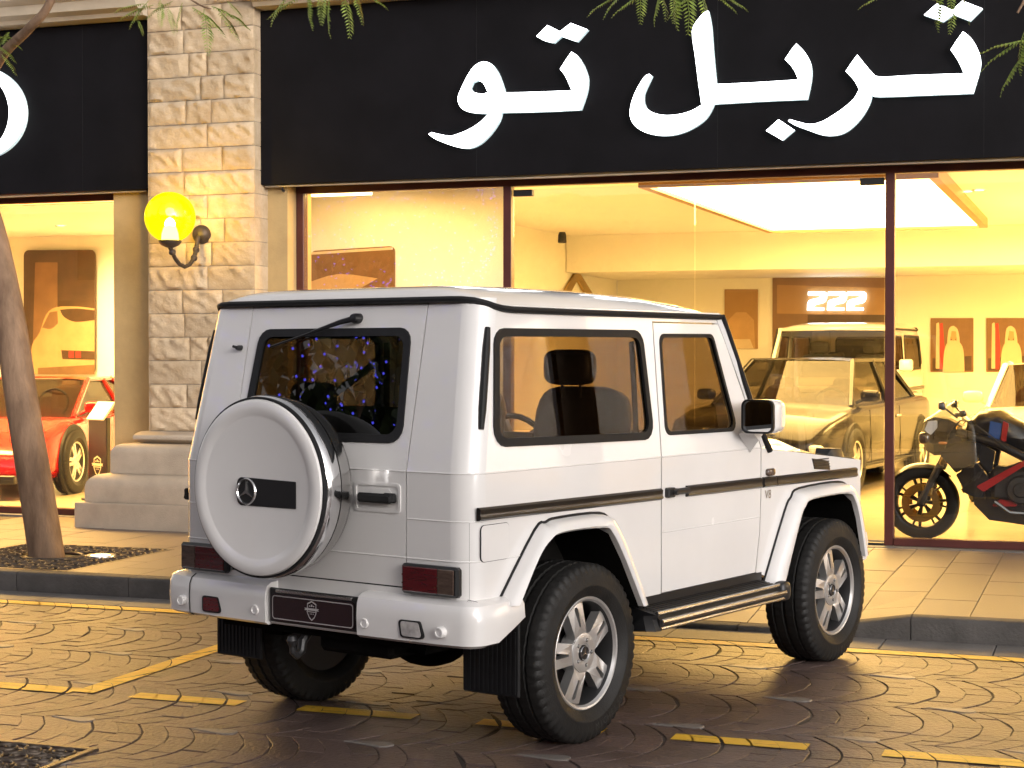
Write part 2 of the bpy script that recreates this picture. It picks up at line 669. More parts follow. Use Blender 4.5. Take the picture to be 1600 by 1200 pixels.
SEAM0, PITCH_Y, BAND, SAG = 6.605, 0.755, 0.12617, 0.175
cob = []
for k in range(-4, 4):
    ys = SEAM0 + k * PITCH_Y
    for b in range(-74, 24):
        par = (b + (k % 2) * 3) % 2
        js = [-.5, -.3, -.1, .1, .3, .5] if par == 0 else [-.5, -.4, -.2, 0, .2, .4, .5]
        js = [j for j in js if abs(j) > .45 or random.random() > .16]
        js = [j + (random.uniform(-.055, .055) if -.45 < j < .45 else 0) for j in js]
        xa = b * BAND + (0.378 if k % 2 else 0.0) - 0.02 + random.uniform(-.008, .008)
        g0 = 0.0026
        for i in range(len(js) - 1):
            g0 = random.choice((.0008, .0014, .0020, .0030))
            t0, t1 = js[i] + g0 / PITCH_Y, js[i + 1] - g0 / PITCH_Y
            arc = lambda t, x0: (x0 + SAG * (1 - 4 * t * t) - SAG, ys + (t + .5) * PITCH_Y)
            tm = (t0 + t1) / 2
            poly = [arc(t, xa + g0) for t in (t0, tm, t1)]
            right = [arc(t, xa + BAND - g0) for t in (t1, tm, t0)]
            P = [(x, min(y, 9.638)) for x, y in poly + right]
            if poly[0][1] > 9.60: continue
            P = P[::-1]          # counter-clockwise
            cob.append(P)
def area2(P):
    return sum(P[i - 1][0] * P[i][1] - P[i][0] * P[i - 1][1] for i in range(len(P)))
cob = [P if area2(P) > 0 else P[::-1] for P in cob]
scored = []
for P in cob:
    c = np.mean(np.array(P), axis=0)
    q = pix((c[0], c[1], 0))
    vis = q and -10 < q[0] < 1610 and q[1] < 1215
    scored.append((q[2] if vis else 999 + abs(c[0]), P, c))
scored.sort(key=lambda s: s[0])
rest = MB()
for i, (d, P, c) in enumerate(scored):
    h, tx, ty = random.uniform(-.002, .0012), random.uniform(-.012, .012), random.uniform(-.012, .012)
    top = lambda x, y: h + (x - c[0]) * tx + (y - c[1]) * ty
    if i < 300:
        mb = MB()
        block(mb, [(x - c[0], y - c[1]) for x, y in P], lambda x, y: h + x * tx + y * ty)
        o = mb.build('cobble', 'cobble', road, sharp=0)
        o.location = (c[0], c[1], 0)
    else:
        block(rest, P, top)
o = rest.build('cobble_field', 'cobble', road, sharp=0)
tag(o, kind='stuff')

tear = [(-.13, 0.004)]
for k in range(9):
    a = rad(115 - k * 230 / 8)
    tear.append((.055 + .05 * math.cos(a), .047 * math.sin(a)))
tear += [(-.13, -.004)]
tear = tear[::-1]
tm = MB()
block(tm, tear, lambda x, y: 0.0035, depth=0.014, ch=0.003, inset=0.005)
tear_me = tm.mesh('accent_stone', 'accent', 0)
for k in range(-4, 4):
    for j in range(-11, 4):
        x, y = -2.19 + 0.757 * j + (0.4 if k % 2 else 0) + random.uniform(-.02, .02), SEAM0 + k * PITCH_Y + random.uniform(-.015, .02)
        q = pix((x, y, 0))
        if q and -60 < q[0] < 1660 and q[1] < 1240:
            obj_from('accent_stone', tear_me, road, (x, y, 0), (0, 0, random.uniform(-.12, .12)))


def marking(name, label, group, rects):
    mb = MB()
    for (x0, x1, y0, y1) in rects:
        for P in cob:
            xs = [p[0] for p in P]; ysv = [p[1] for p in P]
            if max(xs) < x0 or min(xs) > x1 or max(ysv) < y0 or min(ysv) > y1: continue
            Q = clip_rect(P, x0, x1, y0, y1)
            if len(Q) >= 3: mb.add([(x, y, 0.0042) for x, y in Q], [tuple(range(len(Q)))])
    o = mb.build(name, 'yellow', None, sharp=0)
    tag(o, label, 'road marking', group)
    return o


marking('kerb_line', 'long yellow no parking line running beside the gutter', None, [(-12, 3.0, 9.505, 9.625)])
marking('bay_front_line', 'solid yellow bay line ending at the corner left of the white off-roader', None, [(-12, -4.80, 7.075, 7.205)])
marking('bay_side_line', 'yellow bay side line running from the road corner towards the kerb', None, [(-4.80, -4.685, 7.12, 9.48)])
dash_lab = ['yellow dash beside the bay corner, behind the off-roader', 'yellow dash in the shadow between the two rear wheels',
            'yellow dash half hidden by the off-roader rear right tyre', 'yellow dash just beyond the rear right tyre towards the kerb ramp',
            'last yellow dash, furthest along from the off-roader']
for i in range(5):
    marking('dashed_line', dash_lab[i], 'yellow dashes across the parking bay', [(-4.47 + .897 * i, -3.885 + .897 * i, 7.085, 7.205)])


def drop(X):
    def ss(t):
        return max(0.0, min(1.0, t))
    return ss((X + 5.4) / .6) * (1 - ss((X + 1.72) / .64))


def pz(X, Y):
    k = max(0.0, min(1.0, (11.3 - Y) / 1.2))
    return 0.14 - 0.105 * drop(X) * k


kerb = empty('kerb', (0, 10.0, 0))
tag(kerb, kind='structure')
XK = [-12.6 + .9 * i for i in range(8)] + [-5.4, -4.8, -3.9, -3.0, -2.1, -1.72, -1.08, -.18, .72, 1.62, 2.52, 3.42]
for a, b in zip(XK[:-1], XK[1:]):
    if b - a < .2: continue
    mb = MB()
    n = 3
    rings = []
    for i in range(n + 1):
        X = a + .003 + (b - a - .006) * i / n
        t = pz(X, 10.0)
        rings.append([(X, .008, -.06), (X, 0.0, t - .025), (X, .012, t - .006), (X, .03, t), (X, .12, t), (X, .12, -.06)])
    mb.loft(rings, True, True, True)
    mb.build('kerb_stone', 'kerb', kerb, sharp=45, fix=True)
gut = empty('gutter', (0, 9.65, 0))
tag(gut, kind='structure')
for i in range(26):
    a = -13.0 + .62 * i
    mb = MB()
    block(mb, rect(a + .002, a + .616, 9.645 - 9.65, 10.004 - 9.65), lambda x, y: 0.004, depth=.03, ch=.004, inset=.004)
    mb.build('gutter_slab', 'gutter', gut, sharp=0)

pave = MB().grid(lambda u, v: (-20 + 26 * u, 10.10 + 3.62 * v, pz(-20 + 26 * u, 10.10 + 3.62 * v) - .016), 130, 12).build('pavement', 'mortar')
tag(pave, 'sandy pavement bed under the beige slabs by the shop front', 'pavement', kind='structure')
GX0, GX1, GY0, GY1 = -8.22, -6.86, 10.16, 11.56
for c in range(-26, 12):
    x0 = -1.085 + .326 * c
    y = 10.122 - (.325 if c % 2 else 0)
    while y < 13.5:
        y0, y1 = max(y, 10.122), min(y + .65, 13.50)
        y += .65
        if y1 - y0 < .05: continue
        P = rect(x0 + .002, x0 + .324, y0 + .002, y1 - .002)
        if x0 + .326 > GX0 and x0 < GX1 and y0 < GY1 and y1 > GY0:
            # cut round the tree grate
            parts = [clip_rect(P, -99, GX0, -99, 99), clip_rect(P, GX1, 99, -99, 99), clip_rect(P, max(GX0, x0), min(GX1, x0 + .326), GY1, 99)]
        else: parts = [P]
        for Q in parts:
            if len(Q) < 3: continue
            if area2(Q) < 0: Q = Q[::-1]
            if abs(area2(Q)) < .004: continue
            mb = MB()
            h = random.uniform(-.0015, .0015)
            block(mb, Q, lambda x, yy: pz(x, yy) + h, depth=.02, ch=.002, inset=.0025)
            mb.build('paving_slab', 'slab', pave, sharp=0)
mb = MB()
for i in range(24):
    a = -13 + .8 * i
    block(mb, rect(a, a + .797, 13.504, 13.60), lambda x, y: .145, depth=.03, ch=.003, inset=.003)
mb.build('threshold_strip', 'gutter', pave, sharp=0)

# ------------------------------------------------------------------ building
M['cream'] = pbr('cream_render', (0.52, 0.37, 0.17), 0.75, vary=0.10, vscale=4, bump=0.1, bscale=60, coord='World')
M['cream2'] = pbr('cream_moulding', (0.50, 0.43, 0.33), 0.7, vary=0.10, vscale=3, bump=0.08, bscale=80, coord='World')
M['stone'] = pbr('rock_faced_limestone', (0.46, 0.335, 0.20), 0.8, col2=(0.62, 0.50, 0.35), vscale=5, detail=8, bump=0.5, bscale=28, island=0.13, coord='World')
M['pointing'] = pbr('limestone_pointing', (0.36, 0.30, 0.23), 0.9, vary=0.2, vscale=10, coord='World')
M['plinth'] = pbr('buff_cast_stone', (0.46, 0.38, 0.29), 0.75, vary=0.13, vscale=4, bump=0.25, bscale=90, coord='World')
M['signblack'] = pbr('black_sign_panel', (0.006, 0.0055, 0.007), 0.55, spec=0.15, vary=0.25, vscale=2.5, bump=0.02, bscale=3)
M['letter'] = emis('lit_letter_face', (0.95, 0.98, 1.0), 3.2)
M['letterside'] = pbr('letter_return', (0.55, 0.62, 0.62), 0.4, emit=(0.6, 0.8, 0.85), estr=0.25)
M['frame'] = pbr('oxblood_window_frame', (0.085, 0.022, 0.018), 0.42, vary=0.15, vscale=6)
M['room'] = pbr('showroom_wall_paint', (0.89, 0.86, 0.78), 0.6, vary=0.03, vscale=1)
M['roomfloor'] = pbr('polished_showroom_floor', (0.52, 0.45, 0.33), 0.18, vary=0.08, vscale=2, coord='World')
M['panel'] = emis('warm_ceiling_light', (1.0, 0.59, 0.17), 9.0)
M['panel4'] = emis('low_warm_ceiling_light', (1.0, 0.54, 0.13), 1.8)
M['hallfill'] = emis('added_hall_fill_glow', (1.0, 0.61, 0.17), 15.0)  # glow of the added out-of-view panel that fills the showroom
M['panel2'] = emis('bright_warm_ceiling_light', (1.0, 0.58, 0.16), 29.0)
M['strip'] = emis('warm_light_strip', (1.0, 0.72, 0.30), 5.0)
M['brown'] = pbr('brown_veneer_panel', (0.22, 0.115, 0.05), 0.35, vary=0.12, vscale=2)
M['brown2'] = pbr('pale_veneer_panel', (0.36, 0.20, 0.075), 0.4, vary=0.1, vscale=2)

bld = empty('shop_building', (-7.6, 13.6, 0.14))
tag(bld, 'cream and stone building with black fascias over the lit showroom windows', 'building')
B0 = Vector((-7.6, 13.6, 0.14))


def bpart(mb, name, mat, parent=None, sharp=32):
    p = parent or bld
    o = mb.build(name, mat, p, sharp)
    off = B0.copy()
    o.location = -off if p is bld else (0, 0, 0)
    return o


YP, YS, YJ, YG = 13.20, 13.32, 13.45, 13.66          # pilaster, sign, jamb, glass planes
upper = MB()
upper.box(-22, 14, 13.5, 14.2, 4.72, 8.2)
bpart(upper, 'upper_wall', 'cream')
cor = MB()
for xa, xb in ((-15, -8.1), (-7.01, 2.6), (3.7, 12)):
    rings = [[(X, 13.52, 4.665), (X, 13.14, 4.665), (X, 13.12, 4.70), (X, 13.02, 4.72), (X, 13.00, 4.80), (X, 12.90, 4.83), (X, 12.88, 5.10), (X, 13.52, 5.12)] for X in (xa, xb)]
    cor.loft(rings, True, True, True)
bpart(cor, 'cornice', 'cream2', sharp=20)


def stone_face(w, h, seed):
    r = np.random.default_rng(seed)
    nu, nv = max(6, int(w / .024)), 9
    mb = MB()
    ph = r.uniform(0, 6.28, 12); kx = r.uniform(8, 60, 12); kz = r.uniform(10, 75, 12); am = r.uniform(.2, 1, 12)
    amp, cut = r.uniform(.011, .021), r.uniform(-.3, .4)
    def fn(u, v):
        x, z = (u - .5) * w, (v - .5) * h
        e = min(u * w, (1 - u) * w, v * h, (1 - v) * h)
        k = min(1, max(0, (e - .004) / .013))
        s = sum(a * math.sin(x * p + z * q + f) for a, p, q, f in zip(am, kx, kz, ph)) / 4.0
        ridge = max(0, s + .35 + cut * (v - .5) * 2)
        step = .45 * (1 if math.sin(x * kx[0] + 3 * ph[1]) * .03 + (.05 * cut) < z else 0)
        d = k * amp * (.35 + ridge + step)
        return (x, -d, z)
    mb.grid(fn, nu, nv)
    n = (nu + 1) * (nv + 1)
    v0 = list(mb.v)
    loop = [i * (nv + 1) for i in range(nu + 1)] + [nu * (nv + 1) + j for j in range(1, nv + 1)] + [i * (nv + 1) + nv for i in range(nu - 1, -1, -1)] + [j for j in range(nv - 1, 0, -1)]
    back = [(v0[i][0], .03, v0[i][2]) for i in loop]
    o = len(mb.v)
    mb.v += back
    L = len(loop)
    for i in range(L):
        j = (i + 1) % L
        mb.f.append((loop[j], loop[i], o + i, o + j)); mb.m.append(0)
    return mb


def pilaster(x0, x1, detail=True):
    core = MB()
    core.box(x0 + .004, x1 - .004, YP + .012, 13.9, .97, 6.0)
    pil = bpart(core, 'pilaster', 'pointing')
    z, row, sd = .975, 0, 11 + int(abs(x0) * 10)
    r = np.random.default_rng(sd)
    H = .2085
    while z < 4.95:
        W = x1 - x0
        pat = [(.40, .24, .36), (.56, .44), (.30, .38, .32), (.34, .66), (.44, .17, .39), (.50, .22, .28)][(row * 5 + sd) % 6]
        if row % 2: pat = pat[::-1]
        x = x0
        for p in pat:
            w = W * p
            st = stone_face(w - .007, H - .007, int(r.integers(1e6)))
            o = st.build('stone', 'stone', pil, sharp=50)
            o.location = (x + w / 2, YP + .002 + r.uniform(0, .003), z + H / 2)
            x += w
        # the return face seen beside the sign
        for xs, sg in ((x1, 1), (x0, -1)):
            sb = MB()
            sb.box(xs - .02 * sg, xs + .003 * sg, YP + .004, YP + .30, z + .0035, z + H - .0035)
            sb.build('return_stone', 'stone', pil, 0)
        z += H
        row += 1
    b = MB()
    def ring(out, zz):
        return [(x0 - out, 13.88, zz), (x0 - out, YP - out, zz), (x1 + out, YP - out, zz), (x1 + out, 13.88, zz)]
    def tier(z0, z1, out, rnd):
        R = [ring(out, z0)]
        for k in range(7):
            a = k / 6 * math.pi / 2
            R.append(ring(out - rnd * (1 - math.cos(a)), z1 - rnd + rnd * math.sin(a)))
        return R
    pl = MB().box(x0 - .47, x1 + .47, YP - .47, 13.89, .13, .36, b=.006)
    bpart(pl, 'plinth_block', 'plinth')
    t = MB().loft(tier(.362, .605, .405, .12), True, False, True)
    bpart(t, 'plinth_lower_tier', 'plinth', sharp=25)
    t = MB().loft(tier(.607, .865, .245, .085), True, False, True)
    bpart(t, 'plinth_upper_tier', 'plinth', sharp=25)
    R = [ring(.05 + .055 * math.sin(math.pi * k / 8) ** .7, .867 + .105 * k / 8) for k in range(9)]
    t = MB().loft(R, True, False, True)
    bpart(t, 'plinth_torus', 'plinth', sharp=60)
    return pil


PX0, PX1 = on_y(232, 400, YP).x, on_y(397, 300, YP).x
pilaster(PX0, PX1)
pilaster(2.62, 3.68)

# jambs beside the pilasters and window frames
JL = on_y(466, 300, YG).x          # frame begins here
LR = on_y(197, 320, YG).x          # left shop opening ends here
for ja, jb in ((PX1 - .02, JL), (LR, PX0 + .02), (2.1, 2.66), (3.62, 4.2)):
    bpart(MB().box(ja, jb, YJ, 13.92, .14, 3.16), 'jamb', 'cream')


def sign(name, label, x0, x1):
    root = empty(name, ((x0 + x1) / 2, YS, 3.145))
    jx = x0 + 2.05
    while jx < x1 - .5:
        o = MB().box(jx - .002, jx + .002, YS - .0012, YS + .002, 3.15, 4.652).build('panel_joint', 'trim', root, 0)
        o.location = -root.location
        jx += 2.05
    mb = MB().box(x0, x1, YS, 13.62, 3.142, 4.66, b=.006)
    o = mb.build('sign_board', 'signblack', root)
    o.location = -root.location
    tag(root, label, 'sign')
    lip = MB().tube([(x0 + .05, YS + .05, 3.132), (x0 + (x1 - x0) * .3, YS + .05, 3.124), (x0 + (x1 - x0) * .5, YS + .05, 3.134), (x0 + (x1 - x0) * .75, YS + .05, 3.126), (x1 - .05, YS + .05, 3.133)], .009, 6)
    o = lip.build('cable', 'cream2', root)
    o.location = -root.location
    return root


SX0 = on_y(403, 290, YS).x
s1 = sign('shop_sign', 'long black fascia sign with glowing white Arabic lettering', SX0, 2.60)
s2 = sign('shop_sign', 'black fascia sign beyond the stone pilaster with one curved glowing letter', -15.0, on_y(231, 297, YS).x)
s3 = sign('shop_sign', 'plain black fascia sign past the far stone pilaster', 3.70, 11.0)

LET = [
    ((650, 20, 5.3333), [(105, 1010), (130, 995), (190, 1010), (280, 1025), (360, 1005), (460, 960), (540, 905), (605, 838), (540, 838), (450, 828), (385, 800), (352, 745), (352, 690), (385, 610), (430, 520), (480, 450), (530, 415), (580, 408), (630, 430), (680, 500), (715, 590), (738, 665), (900, 662), (1100, 655), (1298, 648), (1270, 580), (1240, 520), (1200, 468), (1250, 390), (1295, 325), (1340, 355), (1390, 430), (1425, 520), (1430, 590), (1415, 680), (1370, 808), (1100, 822), (710, 832), (690, 900), (640, 980), (570, 1060), (500, 1110), (430, 1130), (350, 1120), (240, 1085), (150, 1045)],
     [(450, 625), (470, 580), (515, 562), (560, 585), (598, 660), (560, 675), (500, 668), (465, 650)]),
    ((650, 20, 5.3333), [(1003, 195), (1095, 103), (1200, 155), (1290, 85), (1430, 140), (1340, 240), (1210, 195), (1145, 250), (1070, 232)], None),
    ((970, 0, 4.8485), [(215, 560), (235, 575), (205, 640), (175, 710), (175, 780), (205, 830), (270, 862), (350, 873), (440, 865), (530, 840), (612, 795), (590, 640), (565, 440), (540, 235), (590, 140), (640, 88), (662, 80), (685, 200), (700, 400), (722, 638), (1000, 625), (1345, 603), (1320, 545), (1285, 490), (1243, 450), (1290, 380), (1330, 330), (1385, 385), (1430, 460), (1445, 530), (1440, 620), (1412, 752), (1100, 765), (705, 788), (680, 840), (640, 900), (570, 955), (480, 1000), (380, 1025), (280, 1025), (180, 1000), (105, 950), (70, 880), (75, 800), (100, 720), (140, 640), (180, 580)], None),
    ((970, 0, 4.8485), [(1100, 990), (1195, 905), (1315, 985), (1225, 1062)], None),
    ((1200, 0, 4.4444), [(140, 840), (150, 828), (210, 845), (290, 862), (370, 845), (450, 800), (530, 745), (600, 680), (632, 620), (600, 560), (540, 495), (580, 435), (620, 380), (660, 430), (720, 500), (775, 533), (1000, 522), (1360, 510), (1330, 440), (1300, 390), (1268, 345), (1310, 280), (1355, 218), (1410, 265), (1455, 340), (1477, 410), (1472, 490), (1425, 648), (1100, 660), (775, 672), (722, 658), (705, 720), (660, 800), (600, 870), (530, 922), (450, 942), (370, 935), (270, 900), (190, 870)], None),
    ((1200, 0, 4.4444), [(1083, 103), (1175, 22), (1280, 70), (1350, 5), (1490, 60), (1405, 145), (1290, 100), (1215, 150)], None),
]


def channel_letter(root, poly, hole, Yf, dep=.055):
    def fix(P, ccw):
        P = smooth_poly(P)
        return P if (area2(P) > 0) == ccw else P[::-1]
    out = fix(poly, True)
    holes = [fix(hole, False)] if hole else []
    f = MB().plate(out, holes, lambda x, z: (x, Yf - dep - .001, z), None)
    o = f.build('letter', 'letter', root, 0)
    o.location = -root.location
    body = MB().plate(out, holes, lambda x, z: (x, Yf - dep, z), lambda x, z: (x, Yf - .004, z))
    b = body.build('letter_return', 'letterside', o, 0)
    return o


for (ox, oy, sc), pts, hole in LET:
    conv = lambda P: [(lambda w: (w.x, w.z))(on_y(ox + x / sc, oy + y / sc, YS - .055)) for x, y in P]
    channel_letter(s1, conv(pts), conv(hole) if hole else None, YS)
el = [(-37 + 76 * math.cos(a), 176 - 73 * math.sin(a)) for a in np.linspace(0, 2 * math.pi, 28, endpoint=False)]
el2 = [(-37 + 51 * math.cos(a), 176 - 62 * math.sin(a)) for a in np.linspace(0, 2 * math.pi, 24, endpoint=False)]
conv = lambda P: [(lambda w: (w.x, w.z))(on_y(x, y, YS - .055)) for x, y in P]
channel_letter(s2, conv(el), conv(el2), YS)

# shop windows: frame > panes
XM1, XM2 = on_y(795, 400, YG).x, on_y(1391, 500, YG).x


def window(x0, x1, posts, rails, label):
    fr = MB()
    fr.box(x0, x1, YG - .05, YG + .05, 3.085, 3.145, b=.004)
    for p in posts: fr.box(p - .036, p + .036, YG - .045, YG + .045, .145, 3.09, b=.004)
    for a, b in rails: fr.box(a + .036, b - .036, YG - .05, YG + .05, .146, .207, b=.004)
    o = bpart(fr, 'shop_window', 'frame')
    tag(o, label)
    return o


w1 = window(JL, 2.12, [JL + .036, XM1, XM2, .35, 2.08], [(JL + .036, XM1), (XM2, .35), (.35, 2.08)], 'wide oxblood framed showroom window with a glass door')


def pane(parent, x0, x1, z0, z1, y=YG):
    mb = MB().box(x0, x1, y - .005, y + .005, z0, z1)
    return mb.build('pane', 'shopglass', parent, 0)


pane(w1, JL + .075, XM1 - .038, .209, 3.083)
xd = on_y(1086, 350, YG).x
pane(w1, XM1 + .045, xd - .004, .165, 3.06)
pane(w1, xd + .004, XM2 - .045, .165, 3.06)
pane(w1, XM2 + .038, .312, .209, 3.083)
pane(w1, .388, 2.042, .209, 3.083)
for xa, xb in ((XM1 + .05, XM1 + .22), (XM2 - .24, XM2 - .05)):
    MB().box(xa, xb, YG - .028, YG + .028, 3.0, 3.055, b=.004).build('patch_fitting', 'darksteel', w1)
MB().box(XM1 + .04, XM2 - .04, YG - .035, YG + .035, .146, .163, b=.003).build('door_track', 'darksteel', w1)
w2 = window(-15, LR, [-14.9, -12.4, LR - .03], [(-14.9, -12.4), (-12.4, LR - .03)], 'oxblood framed window of the neighbouring showroom')
pane(w2, -14.86, -12.44, .209, 3.083)
pane(w2, -12.36, LR - .07, .209, 3.083)
w3 = window(4.2, 11, [4.24, 6.5, 8.8, 10.96], [(4.24, 6.5), (6.5, 8.8), (8.8, 10.96)], 'oxblood framed window past the far pilaster')
for a, b in ((4.24, 6.5), (6.5, 8.8), (8.8, 10.96)): pane(w3, a + .04, b - .04, .209, 3.083)
for nm in ((SX0 + .2), (PX0 - .12)):
    hk = MB().tube([(nm, YJ - .05, 3.14), (nm, YJ - .05, 3.10), (nm + .02, YJ - .06, 3.085)], .012, 6)
    bpart(hk, 'hook', 'darksteel')

# rooms behind the glass
FZ = .15


def room(name, x0, x1, y0, y1, zc):
    for nm, mb, mt in (
        (name + '_floor', MB().box(x0, x1, y0, y1, FZ - .05, FZ), 'roomfloor'),
        (name + '_ceiling', MB().box(x0, x1, y0, y1, zc, zc + .08), 'room'),
        (name + '_wall_back', MB().box(x0, x1, y1 + .002, y1 + .1, FZ, zc), 'room'),
        (name + '_wall_left', MB().box(x0 - .1, x0 - .002, y0, y1, FZ, zc), 'room'),
        (name + '_wall_right', MB().box(x1 + .002, x1 + .1, y0, y1, FZ, zc), 'room')):
        tag(mb.build(nm, mt, None, 0), kind='structure')


room('showroom', -7.4, 2.3, 13.93, 26.0, 3.36)
room('left_showroom', -16, -8.35, 13.93, 21.0, 3.36)
room('far_showroom', 3.9, 11, 13.93, 19.0, 3.36)
tag(MB().box(-7.39, on_y(789, 400, 15).x, 15.0, 15.12, FZ, 3.359).build('showroom_partition_wall', 'room', None, 0), kind='structure')
tag(MB().box(-7.39, 2.29, 23.3, 25.99, 2.83, 3.358).build('showroom_bulkhead', 'room', None, 0), kind='structure')


def light_panel(x0, x1, y0, y1, z, label, mt='panel'):
    r = empty('ceiling_light', ((x0 + x1) / 2, (y0 + y1) / 2, z))
    fr = MB()
    for a, b, c, d in ((x0 - .09, x0, y0 - .09, y1 + .09), (x1, x1 + .09, y0 - .09, y1 + .09), (x0, x1, y0 - .09, y0), (x0, x1, y1, y1 + .09)):
        fr.box(a, b, c, d, z - .03, 3.36)
    o = fr.build('frame', 'brown2', r, 0); o.location = -r.location
    o = MB().add([(x0, y0, z), (x0, y1, z), (x1, y1, z), (x1, y0, z)], [(0, 1, 2, 3)]).build('diffuser', mt, r, 0)
    o.location = -r.location
    tag(r, label, 'light', 'ceiling light panels')
    return r


CZ = 3.27
pA, pB = on_z(1050, 288, CZ), on_z(1195, 360, CZ)
light_panel(-4.15, -1.55, pA.y, pB.y, CZ, 'big glowing ceiling panel over the dark sedan in the showroom')
light_panel(-15.0, -9.0, 14.15, 15.25, CZ, 'glowing ceiling panel along the window of the red sports car', 'panel2')
light_panel(-6.9, -5.4, 13.98, 14.45, CZ, 'added hidden ceiling light brightening the wall of the brown poster', 'panel')  # added light, hidden behind the sign, to brighten the partition wall
light_panel(-.1, 2.0, 18.2, 22.8, CZ, 'added out-of-view ceiling panel brightening the showroom over the cream car', 'hallfill')  # panel added out of view to brighten the showroom from the side
light_panel(4.6, 10.4, 14.8, 18.0, CZ, 'glowing ceiling panel in the room past the far pilaster', 'panel4')


def strip_light(a, b, label):
    mb = MB().box(min(a[0], b[0]), max(a[0], b[0]), a[1] - .05, a[1] + .05, a[2] - .022, a[2] + .022)
    o = mb.build('strip_light', 'strip', None, 0)
    tag(o, label, 'light')
    o.data.transform(Matrix.Translation(Vector((-a[0], -a[1], -a[2]))))
    o.location = a


strip_light(tuple(on_y(578, 300, 14.3)), (on_y(487, 300, 14.3).x, 14.3, 0), 'short strip light above the brown poster')
# ------------------------------------------------------------------ the white off-roader
CAR_X, CAR_Y, CAR_TH = -2.9249, 7.1744, 0.2971
car = empty('off_roader', (CAR_X, CAR_Y, 0), math.pi / 2 - CAR_TH)
tag(car, 'boxy white two door off-roader with spare wheel cover parked before the shop', 'car')


def S(z): return .828 if z <= 1.19 else .828 - (z - 1.19) * .079
def RX(z): return -.77 if z <= 1.19 else -.77 + (z - 1.19) * .21


RC = .10
side0 = lambda x, z: (x, -S(z), z)
side1 = lambda x, z: (x, -S(z) + .03, z)
rear0 = lambda y, z: (RX(z), y, z)
rear1 = lambda y, z: (RX(z) + .03, y, z)


def ccw(P): return P if area2(P) > 0 else P[::-1]
def cw(P): return ccw(P)[::-1]


def both(fn, name, mats, parent=car, sharp=32, fix=False):
    """build a right-hand part and its mirror image"""
    r = fn()
    a = r.build(name, mats, parent, sharp, fix)
    b = r.mirror_y().build(name, mats, parent, sharp, fix)
    return a, b


LIP_R = [(-.53, .655), (-.42, .815), (-.335, .89), (-.235, .920), (.07, .918), (.15, .888), (.25, .765), (.40, .54)]
BOD_R = [(-.60, .66), (-.345, .935), (-.265, .962), (-.185, .974), (.14, .970), (.235, .915), (.335, .775), (.475, .545)]
LIP_F = [(1.76, .50), (1.925, .80), (1.985, .87), (2.07, .902), (2.48, .905), (2.58, .86), (2.64, .76), (2.715, .54)]
BOD_F = [(1.64, .50), (1.868, .846), (1.94, .915), (2.03, .956), (2.50, .962), (2.64, .91), (2.71, .79), (2.79, .545)]
WIN_Q = [(-.612, 1.290), (.602, 1.272), (.556, 1.772), (-.560, 1.768)]
WIN_D = [(.705, 1.286), (1.392, 1.282), (1.205, 1.760), (.705, 1.757)]
DOOR_L = [(.664, .565), (1.560, .565), (1.603, .76), (1.616, .95), (1.616, 1.19), (.664, 1.19)]
DOOR_U = [(.664, 1.19), (1.616, 1.19), (1.585, 1.25), (1.272, 1.806), (.664, 1.806)]


def grow(P, d):
    """offset a convex polygon outwards by d"""
    P = ccw(P)
    n, out = len(P), []
    for i in range(n):
        p, a, b = (np.array(P[k % n], float) for k in (i, i - 1, i + 1))
        e1, e2 = (p - a) / np.linalg.norm(p - a), (b - p) / np.linalg.norm(b - p)
        n1, n2 = np.array([e1[1], -e1[0]]), np.array([e2[1], -e2[0]])
        k = d / max(.2, 1 + np.dot(n1, n2))
        out.append(tuple(p + (n1 + n2) * k))
    return out


def shell():
    mb = MB()
    ql = [(-.67, .655)] + LIP_R + [(.42, .548), (.655, .548), (.655, 1.19), (-.67, 1.19)]
    mb.plate(ccw(ql), [], side0, side1)
    qu = [(-.67, 1.19), (.655, 1.19), (.655, 1.862), (RX(1.862) + RC, 1.862)]
    hole = cw(rpoly(grow(WIN_Q, -.016), .06))
    mb.plate(ccw(qu), [hole], side0, side1)
    pil = [(1.624, 1.19), (1.70, 1.19), (1.29, 1.862), (.655, 1.862), (.655, 1.813), (1.28, 1.813), (1.60, 1.245)]
    mb.plate(ccw(pil), [], side0, side1)
    fen = [(1.568, .565), (1.64, .545)] + LIP_F + [(2.79, .545), (2.79, 1.070), (1.70, 1.180), (1.624, 1.190), (1.624, .95), (1.611, .76)]
    mb.plate(ccw(fen), [], side0, side1)
    # rear corner
    rings = []
    for z in (.655, .70, .842, .846, 1.0, 1.1886, 1.1914, 1.5, 1.862, 1.89):
        cx_, cy_ = RX(z) + RC, -(S(z) - RC)
        rings.append([(cx_ - RC * math.cos(a), cy_ - RC * math.sin(a), z) for a in np.linspace(0, math.pi / 2, 9)])
    mb.loft(rings, False)
    # rear quarter beside the door and the strip under it
    rq = [(-.728, .655), (-.728, 1.19), (-.504, 1.19), (-.504, .718), (0, .718), (0, .655)]
    mb.plate(ccw(rq), [], rear0, rear1)
    ru = [(-.728, 1.19), (-(S(1.89) - RC), 1.89), (0, 1.89), (0, 1.872), (-.504, 1.872), (-.504, 1.19)]
    mb.plate(ccw(ru), [], rear0, rear1)
    return mb


def full_shell():
    a = shell()
    b = a.mirror_y()
    a.add(b.v, b.f)
    # scuttle and front panel
    a.box(2.76, 2.795, -.825, .825, .62, 1.068, b=.01)
    return a


body = full_shell().build('body', 'paint', car, 30, fix=True)

